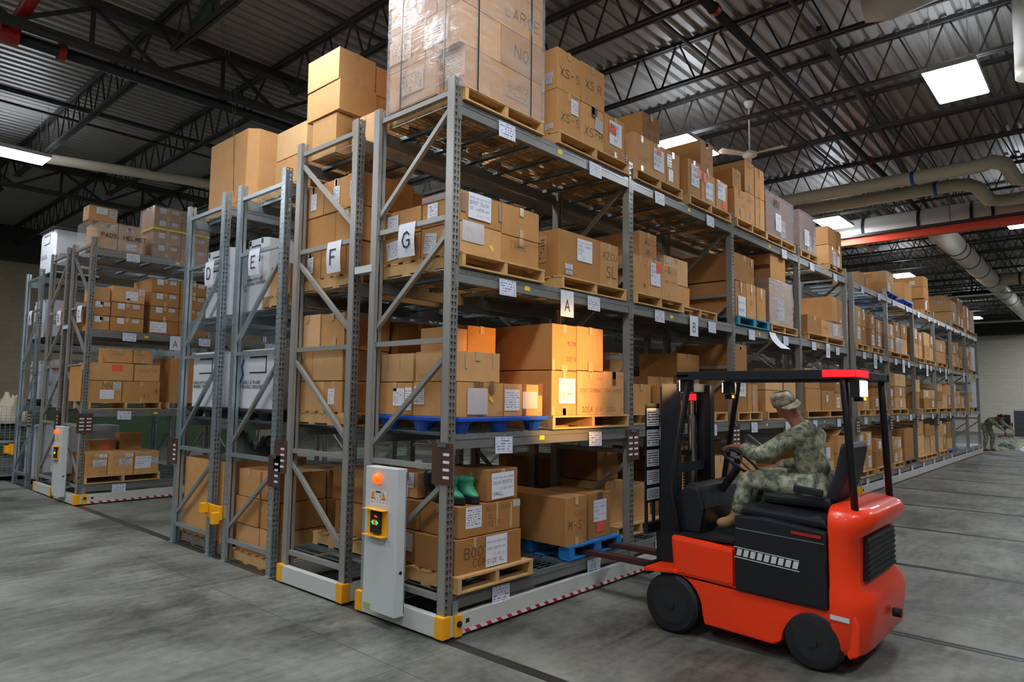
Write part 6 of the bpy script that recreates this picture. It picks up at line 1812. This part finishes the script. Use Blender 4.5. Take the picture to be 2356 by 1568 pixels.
# seat, steering column, controls
XS_ = 1.84
m = MB().box(XS_ - .22, XS_ + .22, -2.14, -1.66, .99, 1.07)
P_('seat_cushion', m, 'seat', bevel=.03)
P_('seat_back', MB().prism([(-2.08, 1.04), (-2.17, 1.04), (-2.24, 1.22), (-2.28, 1.42), (-2.25, 1.46), (-2.20, 1.44), (-2.15, 1.22)], 0, XS_ - .20, XS_ + .20), 'seat', bevel=.025, fixn=True)
for x in (XS_ - .26, XS_ + .26):
    P_('hip_restraint', MB().bar((x, -2.1, 1.10), (x, -1.9, 1.12), .03, .05), 'seat', bevel=.01)
P_('dashboard', MB().prism([(-1.08, .72), (-1.06, .98), (-1.16, 1.10), (-1.26, 1.08), (-1.30, .92), (-1.26, .72)], 0, XL + .12, XR - .12), 'navy', bevel=.03, fixn=True)
P_('steering_column', MB().path([(XS_ - .02, -1.20, .95), (XS_ - .02, -1.40, 1.22)], .03, 12), 'navy')
m = MB()
dn = Vector((0, -.20, .27)).normalized(); su = Vector((1, 0, 0)); sv = dn.cross(su)
c0 = Vector((XS_ - .02, -1.41, 1.26))
m.path([c0 + su * .16 * math.cos(2 * PI * i / 28) + sv * .16 * math.sin(2 * PI * i / 28) for i in range(29)], .012, 8)
for a in (0.4, 2.5, 4.6):
    m.bar(c0, c0 + (su * math.cos(a) + sv * math.sin(a)) * .155, .02, .008)
P_('steering_wheel', m, 'black', smooth=False)
m = MB()
for i in range(3):
    m.path([(XR - .28 + i * .05, -1.18, 1.05), (XR - .28 + i * .05, -1.24, 1.22)], .007, 6).path([(XR - .28 + i * .05, -1.24, 1.22), (XR - .28 + i * .05, -1.25, 1.25)], .014, 8)
P_('control_levers', m, 'black')

# real working lamps of the truck: two front lamps shining on the load, one rear lamp
def spot(x, y, z, tgt, e, col, ang):
    l = bpy.data.lights.new('truck_work_light', 'SPOT')
    l.energy = e; l.color = col; l.spot_size = math.radians(ang); l.spot_blend = .5; l.shadow_soft_size = .05
    o = bpy.data.objects.new('truck_work_light', l)
    COL.objects.link(o)
    o.location = (x, y, z)
    o.rotation_euler = (Vector(tgt) - Vector((x, y, z))).to_track_quat('-Z', 'Y').to_euler()
spot(XL + .14, -1.09, 1.84, (1.5, .3, 1.86), 105, (1, .50, .16), 72)

# ------------------------------------------------------------------ people
def skin_mesh(nodes, edges, root, sub=2):
    me = bpy.data.meshes.new('body')
    names = list(nodes)
    idx = {n_: i for i, n_ in enumerate(names)}
    me.from_pydata([nodes[n_][0] for n_ in names], [(idx[a], idx[b]) for a, b in edges], [])
    o = bpy.data.objects.new('body', me)
    COL.objects.link(o)
    md = o.modifiers.new('Skin', 'SKIN')
    md.use_smooth_shade = True
    md.branch_smoothing = .6
    for n_, sv_ in zip(names, me.skin_vertices[0].data):
        r = nodes[n_][1]
        sv_.radius = (r, r) if isinstance(r, (int, float)) else r
        sv_.use_root = (n_ == root)
    s = o.modifiers.new('Sub', 'SUBSURF'); s.levels = sub; s.render_levels = sub
    dg = bpy.context.evaluated_depsgraph_get()
    out = bpy.data.meshes.new_from_object(o.evaluated_get(dg))
    bpy.data.objects.remove(o)
    return out

def ell(bm, c, r, rot=None, u=20, v=14):
    g = bmesh.ops.create_uvsphere(bm, u_segments=u, v_segments=v, radius=1)
    M4 = Matrix.Translation(c) @ (rot.to_4x4() if rot else Matrix.Identity(4)) @ Matrix.Diagonal((*r, 1))
    bmesh.ops.transform(bm, matrix=M4, verts=g['verts'])

def person(label, J, face_dir, skin='skin', uniform='camo', scale=1.0, cap=True, group=None):
    """J: joints (world): pelvis chest neck head, l/r shoulder elbow wrist hip knee ankle toe, l/r finger dir"""
    t = thing('person', label, 'person', (J['pelvis'][0], J['pelvis'][1], min(J['l_ankle'][2], J['r_ankle'][2]) - .08))
    V = {k: Vector(v) for k, v in J.items()}
    s = scale
    # skin body
    N = {'pelvis': (V['pelvis'], .09 * s), 'spine': ((V['pelvis'] + V['chest']) / 2, (.09 * s, .075 * s)), 'chest': (V['chest'], (.10 * s, .075 * s)), 'neck': (V['neck'], .06 * s), 'skull': (V['neck'] * .4 + V['head'] * .6, .06 * s)}
    E_ = [('pelvis', 'spine'), ('spine', 'chest'), ('chest', 'neck'), ('neck', 'skull')]
    for q in 'lr':
        N[q + 's'] = (V[q + '_shoulder'], .042 * s); N[q + 'e'] = (V[q + '_elbow'], .038 * s); N[q + 'w'] = (V[q + '_wrist'], .025 * s)
        N[q + 'h'] = (V[q + '_hip'], .08 * s); N[q + 'k'] = (V[q + '_knee'], .055 * s); N[q + 'a'] = (V[q + '_ankle'], .035 * s); N[q + 't'] = (V[q + '_toe'], .035 * s)
        E_ += [('chest', q + 's'), (q + 's', q + 'e'), (q + 'e', q + 'w'), ('pelvis', q + 'h'), (q + 'h', q + 'k'), (q + 'k', q + 'a'), (q + 'a', q + 't')]
        fd = (V[q + '_hand'] - V[q + '_wrist']).normalized()
        pn = Vector((0, 0, -1)); pn = (pn - fd * pn.dot(fd)).normalized()
        sd = fd.cross(pn)
        palm = V[q + '_wrist'] + fd * .055 * s
        N[q + 'p'] = (palm, (.036 * s, .016 * s))
        E_.append((q + 'w', q + 'p'))
        for i, (off, ln) in enumerate(((-.030, .07), (-.010, .08), (.010, .075), (.029, .058))):
            b0 = palm + fd * .035 * s + sd * off * s
            b1 = b0 + (fd * .8 + pn * .5) * ln * .45 * s
            b2 = b1 + (fd * .25 + pn * .95) * ln * .55 * s
            N['%sf%d0' % (q, i)] = (b0, .0095 * s); N['%sf%d1' % (q, i)] = (b1, .0088 * s); N['%sf%d2' % (q, i)] = (b2, .0075 * s)
            E_ += [(q + 'p', '%sf%d0' % (q, i)), ('%sf%d0' % (q, i), '%sf%d1' % (q, i)), ('%sf%d1' % (q, i), '%sf%d2' % (q, i))]
        ts = -1 if q == 'l' else 1
        a0 = palm - fd * .01 * s + sd * ts * .038 * s; a1 = a0 + (fd * .6 + sd * ts * .5 + pn * .4) * .035 * s; a2 = a1 + (fd * .8 + pn * .5) * .028 * s
        N[q + 'th0'] = (a0, .011 * s); N[q + 'th1'] = (a1, .0098 * s); N[q + 'th2'] = (a2, .0085 * s)
        E_ += [(q + 'p', q + 'th0'), (q + 'th0', q + 'th1'), (q + 'th1', q + 'th2')]
    me = skin_mesh(N, E_, 'pelvis')
    bm = bmesh.new(); bm.from_mesh(me)
    F = Vector(face_dir).normalized(); up = (V['head'] - V['neck']).normalized(); up = (up - F * up.dot(F)).normalized(); R = F.cross(up)
    rot = Matrix((R, F, up)).transposed()
    H = V['head']
    ell(bm, H, (.074 * s, .094 * s, .112 * s), rot)
    ell(bm, H + F * .022 * s - up * .055 * s, (.056 * s, .066 * s, .062 * s), rot)
    ell(bm, H + F * .098 * s - up * .02 * s, (.013 * s, .02 * s, .026 * s), rot, 12, 8)
    ell(bm, H + F * .088 * s - up * .062 * s, (.024 * s, .010 * s, .009 * s), rot, 12, 8)
    ell(bm, H + F * .082 * s + up * .022 * s, (.05 * s, .018 * s, .010 * s), rot, 12, 8)
    for e_ in (-1, 1):
        ell(bm, H + R * .074 * s * e_ - F * .005 * s - up * .01 * s, (.010 * s, .02 * s, .03 * s), rot, 10, 8)
    bm.to_mesh(me); bm.free()
    me.materials.clear(); me.materials.append(M[skin])
    raw = bpy.data.objects.new('raw', me); COL.objects.link(raw)
    rm = raw.modifiers.new('R', 'REMESH'); rm.mode = 'VOXEL'; rm.voxel_size = .0075; rm.use_smooth_shade = True
    sm = raw.modifiers.new('S', 'SMOOTH'); sm.iterations = 2; sm.factor = .5
    me2 = bpy.data.meshes.new_from_object(raw.evaluated_get(bpy.context.evaluated_depsgraph_get()))
    bpy.data.objects.remove(raw)
    o0 = ORG[t.name]
    me2.transform(Matrix.Translation(-o0))
    me2.materials.clear(); me2.materials.append(M[skin])
    me2.polygons.foreach_set('use_smooth', [True] * len(me2.polygons))
    b = bpy.data.objects.new('body', me2); COL.objects.link(b); b.parent = t; ORG[b.name] = o0
    for e_ in (-1, 1):
        m = MB().loft([(H + R * .028 * s * e_ + F * (.083 + d_) * s + up * .004 * s, r * s, r * .6 * s, R, up) for d_, r in ((0, .013), (.005, .010), (.007, .004))], n=10)
        m.build('eye', 'paper', b)
        MB().loft([(H + R * .028 * s * e_ + F * (.0895 + d_) * s + up * .004 * s, .0045 * s, .0045 * s, R, up) for d_ in (0, .002)], n=8).build('pupil', 'black', b)
    # uniform
    def garment(nm, nd, ed, root):
        g = skin_mesh(nd, ed, root)
        g.transform(Matrix.Translation(-o0))
        g.materials.clear(); g.materials.append(M[uniform])
        g.polygons.foreach_set('use_smooth', [True] * len(g.polygons))
        tx = bpy.data.textures.get('folds') or bpy.data.textures.new('folds', 'CLOUDS')
        tx.noise_scale = .09
        go_ = bpy.data.objects.new(nm, g); COL.objects.link(go_); go_.parent = t
        d_ = go_.modifiers.new('folds', 'DISPLACE'); d_.texture = tx; d_.strength = .03 * s; d_.mid_level = .5
        return go_
    jk = {'waist': (V['pelvis'] + (V['chest'] - V['pelvis']) * .1, (.18 * s, .15 * s)), 'spine': ((V['pelvis'] + V['chest']) / 2, (.185 * s, .155 * s)), 'chest': (V['chest'], (.19 * s, .15 * s)), 'collar': (V['chest'] * .08 + V['neck'] * .92, .085 * s)}
    je = [('waist', 'spine'), ('spine', 'chest'), ('chest', 'collar')]
    for q in 'lr':
        jk[q + 's'] = (V[q + '_shoulder'], .09 * s); jk[q + 'm'] = ((V[q + '_shoulder'] + V[q + '_elbow']) / 2, .078 * s); jk[q + 'e'] = (V[q + '_elbow'], .068 * s); jk[q + 'c'] = (V[q + '_elbow'] * .12 + V[q + '_wrist'] * .88, .042 * s)
        je += [('chest', q + 's'), (q + 's', q + 'm'), (q + 'm', q + 'e'), (q + 'e', q + 'c')]
    garment('jacket', jk, je, 'chest')
    tr = {'seat': (V['pelvis'], (.15 * s, .125 * s))}
    te = []
    for q in 'lr':
        tr[q + 'h'] = (V[q + '_hip'], .105 * s); tr[q + 'm'] = ((V[q + '_hip'] + V[q + '_knee']) / 2, .095 * s); tr[q + 'k'] = (V[q + '_knee'], .08 * s); tr[q + 'c'] = (V[q + '_knee'] * .15 + V[q + '_ankle'] * .85, .062 * s)
        te += [('seat', q + 'h'), (q + 'h', q + 'm'), (q + 'm', q + 'k'), (q + 'k', q + 'c')]
    garment('trousers', tr, te, 'seat')
    for q in 'lr':
        a, b_ = V[q + '_ankle'], V[q + '_toe']
        bt = skin_mesh({'c': (a * .7 + V[q + '_knee'] * .3, .052 * s), 'a': (a, .05 * s), 'm': ((a + b_) / 2, .048 * s), 't': (b_, .042 * s)}, [('c', 'a'), ('a', 'm'), ('m', 't')], 'a')
        bt.transform(Matrix.Translation(-o0)); bt.materials.clear(); bt.materials.append(M['boot'])
        bo = bpy.data.objects.new('boot', bt); COL.objects.link(bo); bo.parent = t; ORG[bo.name] = o0
        fw = (b_ - a); fw.z = 0; fw.normalize(); sd = Vector((-fw.y, fw.x, 0))
        MB().loft([((a * .45 + b_ * .55) + Vector((0, 0, -.045 * s + dz)), .145 * s, .052 * s, fw, sd) for dz in (-.015, .008)], n=16).build('boot_sole', 'black', bo)
    if cap:
        m = MB()
        m.loft([(H + up * (.03 + .0) * s - F * .008 * s, .086 * s, .102 * s, R, F), (H + up * .075 * s - F * .008 * s, .085 * s, .10 * s, R, F), (H + up * .108 * s - F * .01 * s, .075 * s, .09 * s, R, F), (H + up * .122 * s - F * .01 * s, .05 * s, .065 * s, R, F)], n=20)
        cp = m.build('patrol_cap', 'cap', t, smooth=True)
        m = MB()
        n_ = 10
        A_ = [H + up * .034 * s + R * .078 * s * math.cos(PI * i / n_) + F * (.05 + .04 * math.sin(PI * i / n_)) * s for i in range(n_ + 1)]
        B_ = [H + up * .018 * s + R * .07 * s * math.cos(PI * i / n_) + F * (.075 + .09 * math.sin(PI * i / n_)) * s for i in range(n_ + 1)]
        A2 = [p + up * .006 * s for p in A_]; B2 = [p + up * .006 * s for p in B_]
        n1 = n_ + 1
        m.poly(A_ + B_ + A2 + B2, [(i, i + 1, n1 + i + 1, n1 + i) for i in range(n_)] + [(2 * n1 + i, 3 * n1 + i, 3 * n1 + i + 1, 2 * n1 + i + 1) for i in range(n_)] + [(n1 + i, n1 + i + 1, 3 * n1 + i + 1, 3 * n1 + i) for i in range(n_)])
        m.build('cap_brim', 'cap', cp, smooth=False)
    else:
        m = MB().loft([(H + up * .0 * s - F * .018 * s, .08 * s, .088 * s, R, F), (H + up * .06 * s - F * .018 * s, .081 * s, .092 * s, R, F), (H + up * .1 * s - F * .01 * s, .066 * s, .08 * s, R, F), (H + up * .118 * s - F * .01 * s, .04 * s, .05 * s, R, F)], n=20)
        m.build('hair', 'black', t, smooth=True)
    return t

XD = 1.82
person('person in camouflage uniform and cap driving the forklift, looking back over the shoulder', dict(
    pelvis=(XD, -1.98, 1.13), chest=(XD - .02, -1.93, 1.43), neck=(XD - .03, -1.86, 1.58), head=(XD - .05, -1.795, 1.69),
    l_shoulder=(XD - .19, -1.90, 1.50), l_elbow=(XD - .26, -1.68, 1.33), l_wrist=(XD - .15, -1.47, 1.385), l_hand=(XD - .13, -1.36, 1.38),
    r_shoulder=(XD + .17, -1.95, 1.49), r_elbow=(XD + .26, -1.80, 1.26), r_wrist=(XD + .26, -1.56, 1.20), r_hand=(XD + .26, -1.4, 1.18),
    l_hip=(XD - .10, -1.96, 1.12), l_knee=(XD - .15, -1.53, 1.15), l_ankle=(XD - .14, -1.42, .815), l_toe=(XD - .14, -1.27, .775),
    r_hip=(XD + .10, -1.96, 1.12), r_knee=(XD + .13, -1.53, 1.15), r_ankle=(XD + .12, -1.42, .815), r_toe=(XD + .12, -1.27, .775)),
    (-.62, -.75, -.08), scale=.96)
px, py = 27.0, .02
person('person in camouflage bending over beside the end of the far rack', dict(
    pelvis=(px, py + .05, .93), chest=(px - .25, py - .22, 1.18), neck=(px - .36, py - .36, 1.22), head=(px - .42, py - .46, 1.22),
    l_shoulder=(px - .34, py - .10, 1.16), l_elbow=(px - .42, py - .34, .93), l_wrist=(px - .5, py - .55, .75), l_hand=(px - .53, py - .63, .68),
    r_shoulder=(px - .18, py - .36, 1.16), r_elbow=(px - .28, py - .56, .95), r_wrist=(px - .38, py - .76, .82), r_hand=(px - .42, py - .83, .75),
    l_hip=(px - .08, py + .1, .90), l_knee=(px - .14, py + .04, .49), l_ankle=(px - .1, py + .12, .08), l_toe=(px - .2, py + .02, .05),
    r_hip=(px + .06, py - .02, .90), r_knee=(px + .04, py - .14, .49), r_ankle=(px + .1, py - .06, .08), r_toe=(px + .0, py - .18, .05)),
    (-.5, -.6, -.6), scale=1.0, cap=False)

# ------------------------------------------------------------------ far end of the hall
gcol = [('camo', 'camouflage'), ('canvas', 'pale tan'), ('olive', 'dark green'), ('paper', 'white'), ('greycloth', 'grey green')]
k_ = 0
for i in range(5):
    for j in range(3):
        mt, cn = gcol[0] if (i + j) % 2 == 0 else gcol[(2, 4, 3, 1)[(i + 2 * j) % 4]]
        x, y = 27.6 + i * 1.35 + (j % 2) * .4, -.25 - j * .75 - i * .05
        cloth_heap(x, y, .003, .64, .36, .13 + .05 * ((i + j) % 3), mt, '%s clothing heap, row %s from the rack end, %s one' % (cn, ('first', 'second', 'third', 'fourth', 'fifth')[i], ('inner', 'middle', 'outer')[j]), cat='clothing heap', name='clothing_heap', seed=i * 7 + j, group='clothing heaps on the far floor')
        k_ += 1
t = thing('office_chair', 'black office chair standing by the far wall cabinets', 'chair', (39.0, .75, 0))
MB().box(38.75, 39.25, .5, 1.0, .46, .56).build('seat', 'seat', t, bevel=.03)
MB().prism([(38.78, .62), (38.70, .64), (38.64, 1.15), (38.72, 1.17)], 1, .48, 1.02).build('backrest', 'seat', t, bevel=.02, fixn=True)
for y in (.45, 1.03):
    m = MB()
    m.path([(39.1, y, .55), (39.12, y, .74), (38.8, y, .74), (38.75, y, .6)], .018, 8)
    m.build('armrest', 'black', t)
MB().path([(39, .75, .1), (39, .75, .46)], .03, 10).build('gas_post', 'dark', t)
for i in range(5):
    a = 2 * PI * i / 5
    g_ = MB().bar((39, .75, .1), (39 + .3 * math.cos(a), .75 + .3 * math.sin(a), .08), .04, .03).build('leg', 'black', t)
    MB().path([(39 + .3 * math.cos(a), .73 + .3 * math.sin(a), .03), (39 + .3 * math.cos(a), .77 + .3 * math.sin(a), .03)], .03, 10).build('caster', 'black', g_)
def filing(x, y0, y1, h, n_, mt, label):
    t = thing('filing_cabinet', label, 'cabinet', (x, (y0 + y1) / 2, 0), 'cabinets by the far wall')
    MB().box(x, x + .6, y0, y1, 0, h).build('cabinet_body', mt, t, bevel=.006)
    for i in range(n_):
        z0, z1 = .05 + (h - .08) * i / n_, .05 + (h - .08) * (i + 1) / n_ - .02
        d = MB().box(x - .015, x - .001, y0 + .015, y1 - .015, z0, z1).build('drawer', mt, t, bevel=.003)
        MB().box(x - .035, x - .016, (y0 + y1) / 2 - .06, (y0 + y1) / 2 + .06, z1 - .08, z1 - .065).build('handle', 'chrome', d)
filing(41.5, -.05, .6, 1.35, 4, 'cabinet', 'dark grey four drawer filing cabinet beside the office chair')
t = thing('storage_cabinet', 'taller charcoal storage cabinet past the filing cabinet', 'cabinet', (41.3, -.7, 0), 'cabinets by the far wall')
MB().box(41.2, 41.8, -1.4, -.08, 0, 1.6).build('cabinet_body', 'cabinet', t, bevel=.006)
for y0, y1 in ((-1.38, -.75), (-.73, -.10)):
    d = MB().box(41.18, 41.199, y0, y1, .05, 1.57).build('door', 'cabinet', t, bevel=.003)
    MB().box(41.155, 41.179, (y0 if y0 > -1 else y1 - .05), (y0 if y0 > -1 else y1 - .05) + .03, .8, .95).build('handle', 'chrome', d)
MB().box(41.3, 41.7, -.9, -.5, 1.601, 1.9).build('paper_carton', 'white_card', None, org=(41.5, -.7, 1.601))
tag(bpy.data.objects['paper_carton'], 'small white box on the taller charcoal cabinet', 'box')
filing(43.5, .85, 1.7, .72, 2, 'beige', 'low beige two drawer cabinet by the wall behind the chair')
for t_, x in ((('grey rolling bin seen through the last empty bay'), 24.0),):
    t = thing('rolling_bin', t_, 'bin', (27.5, 1.6, 0))
    MB().prism([(27.2, .25), (27.9, .25), (28.0, 1.15), (27.1, 1.15)], 1, 1.3, 2.0).build('bin_body', 'cabinet', t, bevel=.01, fixn=True)
    for x_ in (27.3, 27.8):
        for y_ in (1.38, 1.92):
            MB().path([(x_, y_ - .02, .07), (x_, y_ + .02, .07)], .07, 14).build('wheel', 'black', t)
